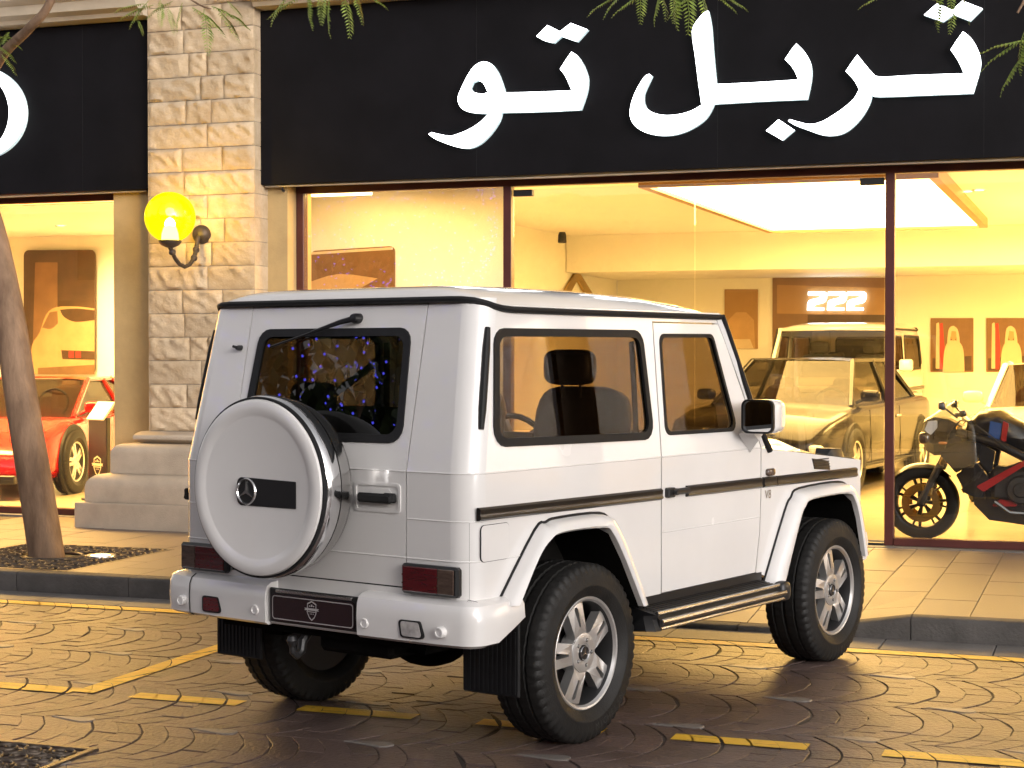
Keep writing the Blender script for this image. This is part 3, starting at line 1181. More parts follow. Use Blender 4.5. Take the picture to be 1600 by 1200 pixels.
# raised creases pressed into the panels
def bead(path, r=.004):
    return MB().tube(path, r, 6)
cre = MB()
for z, x1 in ((1.19, .655), (.842, -.42)):
    cre.tube([(x1, -S(z), z), (-.67, -S(z), z)] + [(RX(z) + RC - RC * math.cos(a), -(S(z) - RC) - RC * math.sin(a), z) for a in np.linspace(math.pi / 2, 0, 7)] + [(RX(z), -.504, z)], .0035, 6)
cre.tube([(-.67, -S(1.0), 1.0)] + [(RX(1) + RC - RC * math.cos(a), -(S(1.0) - RC) - RC * math.sin(a), 1.0) for a in np.linspace(math.pi / 2, 0, 7)] + [(RX(1.0), -.504, 1.0)], .003, 6)
a = cre.build('body_crease', 'paint', body)
b = cre.mirror_y().build('body_crease', 'paint', body)

# roof
def roof_ring(x, hw, gz, c):
    return [(x, hw * s, gz + c * (1 - abs(s) ** 8)) for s in [math.copysign(1 - (1 - abs(q)) ** 1.7, q) for q in np.linspace(-1, 1, 33)]]
rf = MB()
st = [(-.640, .655, 1.888, .004), (-.636, .67, 1.890, .014), (-.62, .70, 1.888, .036), (-.58, .742, 1.876, .062), (-.53, .768, 1.860, .085), (-.46, .778, 1.848, .102),
      (-.2, .778, 1.845, .110), (.3, .778, 1.844, .110), (.75, .777, 1.843, .098), (1.05, .776, 1.842, .078), (1.2, .775, 1.842, .055), (1.285, .774, 1.842, .028), (1.315, .772, 1.842, .012)]
rf.loft([roof_ring(*s) for s in st], False)
roof = rf.build('roof', 'paint', car, 60)
gp = [(-.645, y, 1.884) for y in (.62, .4, 0, -.4, -.62)]
gp += [(-.638, -.68, 1.883), (-.615, -.728, 1.878), (-.58, -.758, 1.868), (-.545, -.776, 1.856), (-.50, -.784, 1.848), (-.44, -.788, 1.844)]
gp += [(x, -.788, 1.842) for x in (0, .5, 1.0, 1.29)]
left = [(x, -y, z) for x, y, z in gp[5:]]
path = left[::-1] + gp
MB().tube(path, .0135, 8).build('gutter_trim', 'trim', roof)


def pillar():
    return MB().tube([(1.285, -.79, 1.845), (1.33, -.788, 1.79), (1.545, -.812, 1.414), (1.66, -.83, 1.225), (1.70, -.836, 1.17)], .0175, 8)
both(pillar, 'pillar_trim', 'trim')


def flare(B, L):
    mb = MB()
    rings = []
    for (bx, bz), (lx, lz) in zip(B, L):
        p = lambda t: (bx + (lx - bx) * t, bz + (lz - bz) * t)
        rings.append([(p(t)[0], -y, p(t)[1]) for t, y in ((0, .824), (.05, .848), (.2, .880), (.45, .895), (.85, .902), (1.0, .896), (1.03, .87), (1.05, .80))])
    # finer steps along the arch
    fine = []
    for i in range(len(rings) - 1):
        for k in range(4):
            t = k / 4
            q = []
            for j in range(len(rings[0])):
                P = [np.array(rings[max(0, min(len(rings) - 1, i + d))][j]) for d in (-1, 0, 1, 2)]
                q.append(tuple(.5 * (2 * P[1] + (P[2] - P[0]) * t + (2 * P[0] - 5 * P[1] + 4 * P[2] - P[3]) * t * t + (3 * P[1] - P[0] - 3 * P[2] + P[3]) * t ** 3)))
            fine.append(q)
    fine.append(rings[-1])
    mb.loft(fine, False)
    seal = [(r[0][0], r[0][1] - .006, r[0][2] + .002) for r in fine]
    return mb, seal


for B, L in ((BOD_R, LIP_R), (BOD_F, LIP_F)):
    f, seal = flare(B, L)
    sl = MB().tube(seal, .0065, 6)
    for q, s_ in ((f, sl), (f.mirror_y(), sl.mirror_y())):
        o = q.build('wheel_arch', 'paint', car, 50)
        s_.build('arch_seal', 'trim', o)

# doors
def ring_plate(outer, inner, f0, f1):
    return MB().plate(ccw(outer), [cw(inner)], f0, f1)


def side_door():
    mb = MB()
    mb.plate(ccw(DOOR_L), [], side0, side1)
    mb.plate(ccw(DOOR_U), [cw(rpoly(grow(WIN_D, -.008), .045))], side0, side1)
    mb.tube([(.668, -S(1.19), 1.19), (1.612, -S(1.19), 1.19)], .0035, 6)
    mb.tube([(.668, -S(.842), .842), (1.606, -S(.842), .842)], .0025, 6)
    return mb


def win_parts(W, seal_w, rad_, glass, door, sg, off=.004, outer_r=None):
    o_ = rpoly(ccw(W), outer_r or rad_)
    i_ = rpoly(grow(W, -seal_w), rad_ * .8)
    f0 = lambda x, z: (x, -(S(z) + off), z)
    f1 = lambda x, z: (x, -(S(z) - .012), z)
    s_ = ring_plate(o_, i_, f0, f1)
    g_ = MB().plate(ccw(rpoly(grow(W, -seal_w + .012), rad_ * .8)), [], lambda x, z: (x, -(S(z) - .004), z))
    if sg < 0: s_, g_ = s_.mirror_y(), g_.mirror_y()
    gl = g_.build('window', glass, door, 0)
    s_.build('window_seal', 'trim', gl, 20)
    return gl


for sg in (1, -1):
    q = side_door()
    if sg < 0: q = q.mirror_y()
    d = q.build('door', 'paint', car, 30, fix=True)
    win_parts(WIN_D, .018, .045, 'autoglass', d, sg)
    h = MB()
    h.box(.690, .752, -.852, -.822, 1.000, 1.046, b=.006)
    h.box(.745, .865, -.868, -.838, 1.012, 1.040, b=.008)
    h.lathe([(.0, -.874), (.011, -.874), (.013, -.868), (.013, -.84)], (.735, 0, 1.024), 'y', 12)
    if sg < 0: h = h.mirror_y()
    h.build('handle', 'plastic', d)
    cup = MB().plate(ccw(rpoly(rect(.735, .815, 1.036, 1.066), .014)), [], lambda x, z: (x, -.8295, z), lambda x, z: (x, -.82, z))
    if sg < 0: cup = cup.mirror_y()
    cup.build('handle_cup', 'paint', d)
    gp_ = MB().tube([(.6595, -(S(z) - .011), z) for z in (.56, 1.19, 1.81)], .0055, 6)  # dark tubes standing in for the shade inside the door gaps
    gp_.tube([(1.564, -.817, .565), (1.607, -.817, .76), (1.620, -.817, .95), (1.620, -.817, 1.19)], .0055, 6)
    if sg < 0: gp_ = gp_.mirror_y()
    gp_.build('door_gap_shade', 'trim', d)
    # mirror
    arm = MB()
    arm.loft([[(1.50, -.83, 1.17), (1.60, -.83, 1.26), (1.47, -.83, 1.30), (1.38, -.83, 1.27)], [(1.46, -.90, 1.235), (1.52, -.90, 1.275), (1.43, -.90, 1.30), (1.40, -.90, 1.28)]], True, True, True)
    mh = MB()
    prof = rpoly(rect(-1.055, -.885, 1.278, 1.440), .035, 5)
    rings = []
    for x, k in ((1.315, .93), (1.325, 1.0), (1.38, 1.02), (1.44, .97), (1.475, .82), (1.485, .55)):
        rings.append([(x, (y + .97) * k - .97, (z - 1.359) * k + 1.359) for y, z in prof])
    mh.loft(rings, True, False, True)
    mg = MB().plate(ccw(prof), [], lambda y, z: (1.324, (y + .97) * .95 - .97, (z - 1.359) * .95 + 1.359))
    mr = MB().plate(ccw(rpoly(rect(-1.057, -.883, 1.276, 1.442), .035, 5)), [cw(rpoly(rect(-1.048, -.892, 1.285, 1.433), .030, 5))], lambda y, z: (1.312, y, z), lambda y, z: (1.33, y, z))
    L = [arm, mh, mg, mr]
    if sg < 0: L = [q.mirror_y() for q in L]
    mo = L[1].build('mirror_housing', 'paint', d, 40, fix=True)
    L[0].build('mirror_arm', 'paint', d, 30, fix=True)
    L[2].build('mirror_glass', 'mirror', mo, 0)
    L[3].build('mirror_frame', 'plastic', mo, 30)
    win_parts(WIN_Q, .034, .062, 'autoglass', car, sg, .008, .075)

# rear door
RD_L = [(-.498, .724), (.498, .724), (.498, 1.19), (-.498, 1.19)]
RD_U = [(-.498, 1.19), (.498, 1.19), (.498, 1.868), (-.498, 1.868)]
WIN_R = [(-.462, 1.300), (.462, 1.300), (.432, 1.772), (-.432, 1.772)]
rd = MB()
rd.plate(ccw(RD_L), [], rear0, rear1)
rd.plate(ccw(RD_U), [cw(rpoly(grow(WIN_R, -.012), .06))], rear0, rear1)
for z in (1.19, .842): rd.tube([(RX(z), -.496, z), (RX(z), .496, z)], .0035, 6)
rdoor = rd.build('rear_door', 'paint', car, 30, fix=True)
for sg in (1, -1):
    MB().tube([(RX(z) + .011, .5010 * sg, z) for z in (.722, 1.19, 1.5, 1.868)], .0055, 6).build('door_gap_shade', 'trim', rdoor)  # dark strip in place of the shade behind the rear door gap
MB().tube([(-.759, -.50, .7205), (-.759, .50, .7205)], .0055, 6).build('door_gap_shade', 'trim', rdoor)
s_ = ring_plate(rpoly(ccw(WIN_R), .065), rpoly(grow(WIN_R, -.034), .05), lambda y, z: (RX(z) - .007, y, z), lambda y, z: (RX(z) + .012, y, z))
g_ = MB().plate(ccw(rpoly(grow(WIN_R, -.024), .05)), [], lambda y, z: (RX(z) + .002, y, z))
rw = g_.build('window', 'rearglass', rdoor, 0)
s_.build('window_seal', 'trim', rw, 20)
hr = MB().plate(ccw(rpoly(rect(-.474, -.225, 1.018, 1.138), .018)), [cw(rpoly(rect(-.462, -.237, 1.030, 1.126), .014))], lambda y, z: (-.775, y, z), lambda y, z: (-.766, y, z))
hr.build('handle_recess', 'paint', rdoor, 40)
hc = MB().plate(ccw(rpoly([(-.41, 1.045), (-.33, 1.045), (-.315, 1.06), (-.315, 1.10), (-.33, 1.115), (-.41, 1.115), (-.425, 1.10), (-.425, 1.06)], .006)), [], lambda y, z: (-.7725, y, z), lambda y, z: (-.766, y, z))
hc.build('handle_cup', 'paint', rdoor)
hd = MB()
hd.box(-.800, -.776, -.462, -.395, 1.060, 1.100, b=.008)
hd.box(-.814, -.790, -.455, -.268, 1.058, 1.098, b=.010)
hd.box(-.800, -.776, -.292, -.262, 1.062, 1.096, b=.008)
hd.lathe([(0, -.8175), (.009, -.8175), (.011, -.80)], (0, -.438, 1.08), 'x', 12)
hd.build('handle', 'trim', rdoor)
wp = MB()
wx = lambda z: RX(z) - .03
wp.lathe([(0, wx(1.81) - .015), (.018, wx(1.81) - .012), (.022, wx(1.81)), (.022, RX(1.81) + .005)], (0, -.135, 1.812), 'x', 14)
wp.tube([(wx(1.81), -.135, 1.812), (wx(1.795) - .004, -.06, 1.797), (wx(1.755) - .002, .10, 1.755)], [.013, .011, .006], 6)
wp.tube([(wx(1.76) + .006, .04, 1.772), (wx(1.73) + .008, .18, 1.735), (wx(1.69) + .014, .345, 1.693)], .0055, 5, flat=.6)
wp.build('wiper', 'plastic', rdoor)
nz = MB().lathe([(0, RX(1.69) - .03), (.008, RX(1.69) - .03), (.012, RX(1.69) - .018), (.012, RX(1.69) + .004)], (0, .54, 1.69), 'x', 10)
nz.tube([(RX(1.69) - .022, .54, 1.69), (RX(1.69) - .03, .562, 1.697)], .006, 6)
nz.build('washer_nozzle', 'plastic', car)

# vertical rubber strips on the rear corners, mouldings, badges
def vstrip():
    pts = []
    for z in np.linspace(1.365, 1.77, 6):
        pts.append((RX(z) + .058, -(S(z) - .004), z))
    return MB().tube(pts, [.012, .018, .018, .018, .018, .012], 10, flat=.8)
both(vstrip, 'corner_strip', 'trim')
M['mould'] = pbr('brown_black_moulding', (0.011, 0.009, 0.008), 0.28, coat=0.15)


def mz(x): return 1.031 - (x + .7) * .0075


def mould(x0, x1):
    def fn():
        prof = [(-.026, -.004), (-.026, .006), (-.018, .016), (-.004, .014), (.004, .014), (.018, .019), (.026, .008), (.026, -.004)]
        return MB().sweep(prof, [(x0, -.829, mz(x0)), (x1, -.829, mz(x1))], up=(0, -1, 0))
    return fn
for x0, x1 in ((-.725, .648), (.875, 1.606), (1.632, 1.765), (1.772, 2.72)):
    both(mould(x0, x1), 'side_moulding', 'mould', fix=True)
both(lambda: MB().plate(ccw(rpoly(rect(-.705, -.517, .838, .986), .022)), [cw(rpoly(rect(-.7030, -.5190, .8400, .9840), .020))], lambda x, z: (x, -.8300, z), lambda x, z: (x, -.826, z)), 'fuel_flap_gap', 'trim')
fl = MB().plate(ccw(rpoly(rect(-.7028, -.5192, .8402, .9838), .020)), [], lambda x, z: (x, -.8315, z), lambda x, z: (x, -.826, z))
fl.build('fuel_flap', 'paint', car)
mk = MB().pillow((1.708, -.835, 1.062), (.042, .014, .020), .6)
mk.build('side_marker', 'smokelens', car)
mk.mirror_y().build('side_marker', 'smokelens', car)
v, f = text_geo('V8', .062)
for sg in (1, -1):
    mb = MB().add([(1.69 + x * sg, -(.832) * sg, .948 + y) for x, y, z in v], f if sg > 0 else f)
    mb.build('badge', 'chrome', car, 0)
def vent():
    mb = MB().plate(ccw([(2.215, 1.050), (2.405, 1.034), (2.385, 1.085), (2.185, 1.108)]), [], lambda x, z: (x, -.830, z), lambda x, z: (x, -.82, z))
    for k in range(4):
        z0 = 1.052 + .0145 * k
        mb.box(2.21 - .005 * k, 2.392 - .005 * k, -.836, -.829, z0, z0 + .006)
    return mb
both(vent, 'fender_vent', 'plastic')

# tail lamps
def tail():
    mb = MB().box(-.803, -.765, -.789, -.498, .704, .824, b=.010)
    return mb
for sg in (1, -1):
    q = tail()
    a = MB().box(-.8075, -.80, -.688, -.510, .714, .814, b=.003)
    b = MB().box(-.8075, -.80, -.772, -.690, .714, .814, b=.003)
    for k in (1, 2):
        z = .714 + .1 * k / 3
        a.box(-.8095, -.807, -.688, -.510, z - .003, z + .003)
        b.box(-.8095, -.807, -.772, -.690, z - .003, z + .003)
    if sg < 0: q, a, b = q.mirror_y(), a.mirror_y(), b.mirror_y()
    t = q.build('tail_lamp', 'plastic', car, 25, fix=True)
    a.build('red_lens', 'redlens', t, 25, fix=True)
    b.build('indicator_lens', 'smokelens', t, 25, fix=True)

# rear bumper
BP = [(-.47, -.872), (-.55, -.884), (-.66, -.886)] + [(-.735 - .085 * math.sin(a), -.801 - .085 * math.cos(a)) for a in np.linspace(.15, math.pi / 2 - .12, 7)] + [(-.832, -.70), (-.842, -.5), (-.848, -.305)]


def bump_rings(pts, drop0=True):
    rings = []
    for i, (x, y) in enumerate(pts):
        a = np.array(pts[max(0, i - 1)]); b = np.array(pts[min(len(pts) - 1, i + 1)])
        t = (b - a) / np.linalg.norm(b - a)
        n = np.array([-t[1], t[0]])
        if n[0] > .2 or (abs(n[0]) <= .2 and n[1] * y < 0): n = -n
        zb = .510 + max(0, (x + .66) * .42)
        prof = [(-.13, zb + .01), (-.02, zb), (.0, zb + .012), (.004, .60), (0, .652), (-.010, .676), (-.035, .690), (-.13, .698)]
        rings.append([(x + n[0] * o, y + n[1] * o, z) for o, z in prof])
    return rings
for sg in (1, -1):
    q = MB().loft(bump_rings(BP), True, True, True)
    if sg < 0:
        pts = [(x, y) for x, y in BP[:-1]] + [(-.8465, -.215)]
        q = MB().loft(bump_rings(pts), True, True, True).mirror_y()
    bm_ = q.build('bumper', 'paint', car, 35, fix=True)
    seam = MB()
    rg = bump_rings([(-.833, -.69), (-.8334, -.685)])[0]
    seam.tube([(x - .002, y, z) for x, y, z in rg[1:7]], .0025, 5)
    if sg < 0: seam.mirror_y().build('bumper_seam', 'trim', bm_)
    ys = (-.735, -.345) if sg > 0 else (-.735, -.275)
    for y in ys:
        s2_ = MB().lathe([(0, -.853), (.012, -.853), (.014, -.856), (.020, -.856), (.0225, -.852), (.0225, -.82)], (0, y * sg, .572), 'x', 16)
        s2_.build('parking_sensor', 'paint', bm_, 40)
    y0, y1 = (-.655, -.535) if sg > 0 else (.48, .600)
    oth = ccw(rpoly([(y0, .536), (y1, .536), (y1 + (.012 if sg > 0 else 0), .606), (y0 + .02, .606)] if sg > 0 else [(y0, .536), (y1, .536), (y1, .606), (y0 + .02, .606)], .014))
    MB().plate(oth, [], lambda y, z: (-.8485, y, z), lambda y, z: (-.83, y, z)).build('lamp_recess', 'trim', bm_)
    inn = [(lambda c: (c[0] + (p[0] - c[0]) * .84, c[1] + (p[1] - c[1]) * .84))(((y0 + y1) / 2, .571)) for p in oth]
    MB().plate(inn, [], lambda y, z: (-.8500, y, z), lambda y, z: (-.84, y, z)).build('reversing_lamp' if sg > 0 else 'fog_lamp', 'clearlens' if sg > 0 else 'redlens', bm_)
ctr = MB()
ctr.box(-.822, -.70, -.3045, .2145, .515, .655, b=.008)
ctr.build('bumper_centre', 'paint', car)
MB().box(-.832, -.819, -.300, .205, .528, .672, b=.004).build('plate_holder', 'plastic', car)
pl = MB().plate(ccw(rpoly(rect(-.282, .188, .536, .648), .016)), [], lambda y, z: (-.838, y, z), lambda y, z: (-.83, y, z)).build('number_plate', 'plate', car)
MB().plate(ccw(rpoly(rect(-.276, .182, .542, .642), .014)), [cw(rpoly(rect(-.272, .178, .546, .638), .012))], lambda y, z: (-.8388, y, z), None).build('plate_border', 'print', pl, 0)


def emblem(mb, cy_, cz_, s, X):
    """shield badge outline with a band across it"""
    P = lambda pts: [(cy_ + a * s, cz_ + b * s) for a, b in pts]
    f0 = lambda y, z: (X, y, z)
    hexo = [(0, 1), (.62, .72), (.62, -.25), (.35, -.72), (0, -1), (-.35, -.72), (-.62, -.25), (-.62, .72)]
    hexi = [(a * .84, b * .86) for a, b in hexo]
    mb.plate(ccw(P(hexo)), [cw(P(hexi))], f0)
    mb.plate(ccw(P([(-1.0, .02), (1.0, .02), (.85, .12), (1.0, .26), (-1.0, .26), (-.85, .12)])), [], lambda y, z: (X - .0004, y, z))
    for k in range(-1, 2): mb.plate(ccw(P([(k * .26 - .09, .40), (k * .26 + .09, .40), (k * .26 + .09, .62 - abs(k) * .1), (k * .26 - .09, .62 - abs(k) * .1)])), [], f0)
    for k in range(-1, 2): mb.plate(ccw(P([(k * .2 - .06, -.36), (k * .2 + .06, -.36), (k * .2, -.2)])), [], f0)
    mb.plate(ccw(P([(-.7, -.14), (.7, -.14), (.66, -.06), (-.66, -.06)])), [], f0)
    return mb


emblem(MB(), -.046, .594, .042, -.8390).build('plate_emblem', 'print', pl, 0)
MB().box(-.845, -.80, -.27, .16, .655, .668, b=.003).build('plate_lamp_bar', 'steel', car)
MB().pillow((-.822, .238, .606), (.022, .020, .052), .5).build('bumper_grip', 'plastic', car)
# undercarriage
ub = MB()
ub.box(-.74, 2.72, -.58, .58, .47, .70)
ub.box(-.74, 2.72, -.80, .80, .955, 1.0)
ub.box(-.74, -.52, -.80, .80, .56, .98)
ub.box(.50, 1.60, -.80, .80, .46, .62)
ub.tube([(0, -.66, .385), (0, -.1, .385), (0, .1, .385), (0, .66, .385)], [.055, .06, .06, .055], 10)
ub.pillow((0, 0, .39), (.17, .17, .15), .8)
ub.tube([(2.4, -.66, .385), (2.4, .66, .385)], .055, 10)
ub.box(-.70, -.45, -.36, .05, .40, .52, b=.02)
ub.box(-.60, .6, .36, .46, .42, .55); ub.box(-.60, .6, -.46, -.36, .42, .55)
ub.build('underbody', 'under', car)
tw = MB().tube([(-.62, .10, .50), (-.70, .10, .478), (-.74, .10, .44), (-.748, .10, .40), (-.775, .10, .385), (-.80, .10, .405), (-.803, .10, .425)], [.022, .022, .021, .020, .019, .016, .014], 10)
tw.lathe([(0, .475), (.018, .47), (.025, .452), (.018, .434), (.012, .42)], (-.803, .10, 0), 'z', 14)
tw.build('tow_hook', 'darksteel', car)


def flap():
    mb = MB()
    mb.box(-.505, -.490, -.87, -.58, .272, .60, b=.006)
    for k in range(11): mb.box(-.509, -.504, -.855 + .023 * k, -.845 + .023 * k, .285, .54)
    return mb
both(flap, 'mud_flap', 'trim', fix=True)


def liner(L):
    def fn():
        cx_ = (L[0][0] + L[-1][0]) / 2
        P = [(cx_ + (x - cx_) * .985, z - .004) for x, z in L]
        mb = MB()
        mb.loft([[(x, y, z) for x, z in P] for y in (-.874, -.56)], False)
        mb.plate(ccw(P), [], lambda x, z: (x, -.56, z))
        return mb
    return fn
both(liner(LIP_R), 'arch_liner', 'under')
both(liner(LIP_F), 'arch_liner', 'under')


# running boards
def step():
    mb = MB()
    mb.loft([[(x, -.78, .515), (x, -.80, .525), (x, -.93, .500), (x, -.955, .478), (x, -.955, .440), (x, -.93, .425), (x, -.80, .43), (x, -.78, .44)] for x in (.44, 1.62)], True, True, True)
    mb.loft([[(x, -.79 - (.155) * k, .50 - .0 * k), (x, -.94 * k - .79 * (1 - k), .51 - .03 * k), (x, -.96 * k - .79 * (1 - k), .43), (x, -.79, .42)] for x, k in ((.385, .75), (.41, .97), (.445, 1.0))], True, True, True)
    mb.box(.46, 1.62, -.833, -.79, .52, .562)
    return mb
for sg in (1, -1):
    q = step()
    t = MB()
    for y, z, r in ((-.935, .503, .010), (-.958, .468, .013), (-.952, .438, .009)):
        t.tube([(.448, y, z), (1.635, y, z)], r, 8)
    for k in range(5): t.box(.47, 1.60, -.835 - .018 * k, -.829 - .018 * k, .5225 - .0035 * k, .5265 - .0035 * k, m=1)
    e = MB().pillow((1.655, -.93, .47), (.05, .035, .05), .6)
    if sg < 0: q, t, e = q.mirror_y(), t.mirror_y(), e.mirror_y()
    o = q.build('running_board', 'plastic', car, 30, fix=True)
    t.build('chrome_trim', ['steel', 'trim'], o)
    e.build('end_cap', 'darksteel', o)

# wheels -------------------------------------------------------------------
TR = .386


def tyre_mesh(R=TR, half=.132, rim=.238, n=165):
    prof = [(rim, -half * .78), (rim + .012, -half * .90), (rim + .045, -half * .985), (rim + .050, -half * 1.012), (rim + .056, -half * 1.012), (rim + .062, -half * .995), (R - .055, -half * .985), (R - .028, -half * .93), (R - .010, -half * .86), (R - .002, -half * .76), (R, -half * .52),
            (R - .008, -half * .49), (R - .008, -half * .43), (R, -half * .40), (R + .001, -half * .08), (R - .008, -half * .05)]
    prof = prof + [(r, -h) for r, h in prof[::-1]]
    mb = MB()
    rings = []
    for i, (r, h) in enumerate(prof):
        g_ = []
        for k in range(n):
            a = 2 * math.pi * k / n
            rr = r
            if 7 <= min(i, len(prof) - 1 - i) <= 9 and k % 3 == 0: rr -= .011
            if 10 <= min(i, len(prof) - 1 - i) <= 15 and k % 3 == 1: rr -= .004
            g_.append((rr * math.cos(a), h, rr * math.sin(a)))
        rings.append(g_)
    mb.loft(rings, True)
    return mb


def rim_mesh():
    mb = MB()
    # outer lip and barrel; outside faces -y, face plane at y=-.085 from the wheel centre
    mb.lathe([(.243, -.098), (.2435, -.108), (.238, -.112), (.230, -.110), (.222, -.098)], (0, 0, 0), 'y', 64)
    mb.lathe([(.222, -.098), (.212, -.075), (.205, -.02), (.205, .10)], (0, 0, 0), 'y', 64, m=2)
    def disp(r): return -.078 - .030 * math.sin(math.pi * min(1, max(0, (r - .05) / .17))) ** .8 * .55 - .004
    for k in range(5):
        a0 = rad(105) + 2 * math.pi * k / 5
        ca, sa = math.cos(a0), math.sin(a0)
        out = rpoly([(.060, -.054), (.085, -.044), (.224, -.060), (.224, .060), (.085, .044), (.060, .054)], [0, .03, 0, 0, .03, 0], 3)
        slot = rpoly([(.118, -.005), (.206, -.014), (.206, .014), (.118, .005)], [.004, .012, .012, .004], 3)
        f0 = lambda u, v: (u * ca - v * sa, disp(u), u * sa + v * ca)
        f1 = lambda u, v: (u * ca - v * sa, disp(u) + .045, u * sa + v * ca)
        mb.plate(ccw(out)[::-1][::-1], [cw(slot)], f0, f1)
    mb.lathe([(0, -.090), (.040, -.090), (.044, -.096), (.066, -.098), (.084, -.094), (.091, -.07), (.092, -.03)], (0, 0, 0), 'y', 40)
    for k in range(5):
        a = rad(105) + 2 * math.pi * (k + .5) / 5
        c = (.056 * math.cos(a), 0, .056 * math.sin(a))
        mb.lathe([(.0, -.0985), (.0085, -.0985), (.0085, -.0965)], c, 'y', 8, m=1)
        mb.lathe([(.0, -.106), (.006, -.106), (.0065, -.098)], c, 'y', 6)
    return mb


def hubcap():
    mb = MB().lathe([(0, -.0995), (.030, -.0985), (.034, -.094), (.034, -.085)], (0, 0, 0), 'y', 28)
    mb.lathe([(.0275, -.0995), (.0290, -.1020), (.0305, -.0995)], (0, 0, 0), 'y', 28, m=1)
    st_ = star_geo(.027, .17)
    mb.plate(ccw(st_), [], lambda x, z: (x, -.1015, z), lambda x, z: (x, -.099, z), m=1)
    return mb


tyre_me = tyre_mesh().mesh('tyre', 'tyre', 38)
rim_me = rim_mesh()
import bmesh
def fixed(mb, name, mats, sharp):
    me = mb.mesh(name, mats, sharp)
    bm = bmesh.new(); bm.from_mesh(me)
    bmesh.ops.recalc_face_normals(bm, faces=bm.faces)
    bm.to_mesh(me); bm.free()
    return me
rim_me = fixed(rim_me, 'rim', ['alloy', 'plastic', 'darksteel'], 35)
cap_me = fixed(hubcap(), 'hub_cap', ['plastic', 'chrome'], 35)
brk = MB()
brk.lathe([(.0, -.01), (.165, -.01), (.165, .012), (0, .012)], (0, 0, 0), 'y', 36)
brk.lathe([(.0, -.05), (.075, -.05), (.085, .05), (.205, .09), (.240, .095), (.240, .102), (0, .115)], (0, 0, 0), 'y', 24)
brk.box(-.16, -.07, -.03, .04, -.07, .09, b=.02)
brk_me = brk.mesh('wheel', 'darksteel', 35)
lt = MB()
def arc_text(mb, txt, r, a_mid, size, y):
    n = len(txt)
    for i, ch in enumerate(txt):
        if ch == ' ': continue
        vv, ff = text_geo(ch, size)
        a = a_mid + (i - (n - 1) / 2) * size * .78 / r
        up = np.array([math.cos(a), math.sin(a)]); rt = np.array([-math.sin(a), math.cos(a)])
        pts = []
        for x, yy, z in vv:
            p = up * (r - yy) + rt * x     # letters read along the tyre's lower edge
            pts.append((p[0], y, p[1]))
        mb.add(pts, ff)
arc_text(lt, 'MICHELIN', .322, rad(-62), .040, -.1332)
txt_me = lt.mesh('tyre_lettering', 'tyretext', 0)
for x in (0, 2.4):
    for sg in (1, -1):
        w = obj_from('wheel', brk_me, car, (x, -.750 * sg, TR - .002), (0, 0, 0 if sg > 0 else math.pi))
        w.rotation_euler.y = 0
        t = obj_from('tyre', tyre_me, w)
        rm = obj_from('rim', rim_me, w, rot=(0, rad(0 if x == 0 else 5), 0))
        obj_from('hub_cap', cap_me, w)
        if sg > 0: obj_from('tyre_lettering', txt_me, w)

# spare wheel under a hard cover
SY, SZ, SR = .098, 1.112, .372
c = (0, SY, SZ)
sp = MB()
sp.lathe([(0, -1.016), (.292, -1.016), (.300, -1.018), (.318, -1.026), (.350, -1.026), (.362, -1.020), (.366, -1.008)], c, 'x', 72)
cover = sp.build('spare_wheel_cover', 'paint', car, 30, fix=True)
MB().lathe([(.366, -1.010), (.3735, -1.010), (.3755, -1.000), (.3735, -.990), (.366, -.990)], c, 'x', 72).build('cover_seal', 'trim', cover)
MB().lathe([(.3700, -.992), (.3765, -.985), (.3805, -.968), (.3815, -.950), (.3795, -.930), (.3745, -.912), (.3690, -.902)], c, 'x', 72).build('steel_band', 'chrome', cover, 50)
MB().lathe([(.371, -.90), (.366, -.86), (.352, -.82), (.325, -.80), (.26, -.79)], c, 'x', 72).build('cover_rear_shell', 'steel', cover, 50)
MB().box(-.80, -.765, SY - .14, SY + .14, SZ - .14, SZ + .14, b=.02).build('spare_carrier', 'darksteel', cover)
MB().tube([(-.79, SY - .20, SZ - .03), (-.81, SY - .285, SZ - .032), (-.785, SY - .315, SZ - .032)], .014, 8).build('carrier_latch', 'plastic', cover)
bd = [(.205 - .0, 1.032)]
band = rpoly([(-.128, 1.036), (.150, 1.036), (.205, 1.036), (.205, 1.152), (.150, 1.152), (-.128, 1.146)], [.004, 0, .055, .055, 0, .004], 8)
MB().plate(ccw(band), [], lambda y, z: (-1.0195, y, z), lambda y, z: (-1.015, y, z)).build('cover_band', 'plastic', cover, 20)
em = MB()
em.lathe([(.047, -1.0205), (.050, -1.027), (.054, -1.027), (.057, -1.0205)], (0, .150, 1.094), 'x', 36)
em.plate(ccw([(.150 + a, 1.094 + b) for a, b in star_geo(.050, .15)]), [], lambda y, z: (-1.0245, y, z), lambda y, z: (-1.0195, y, z))
em.build('star_emblem', 'chrome', cover, 30, fix=True)

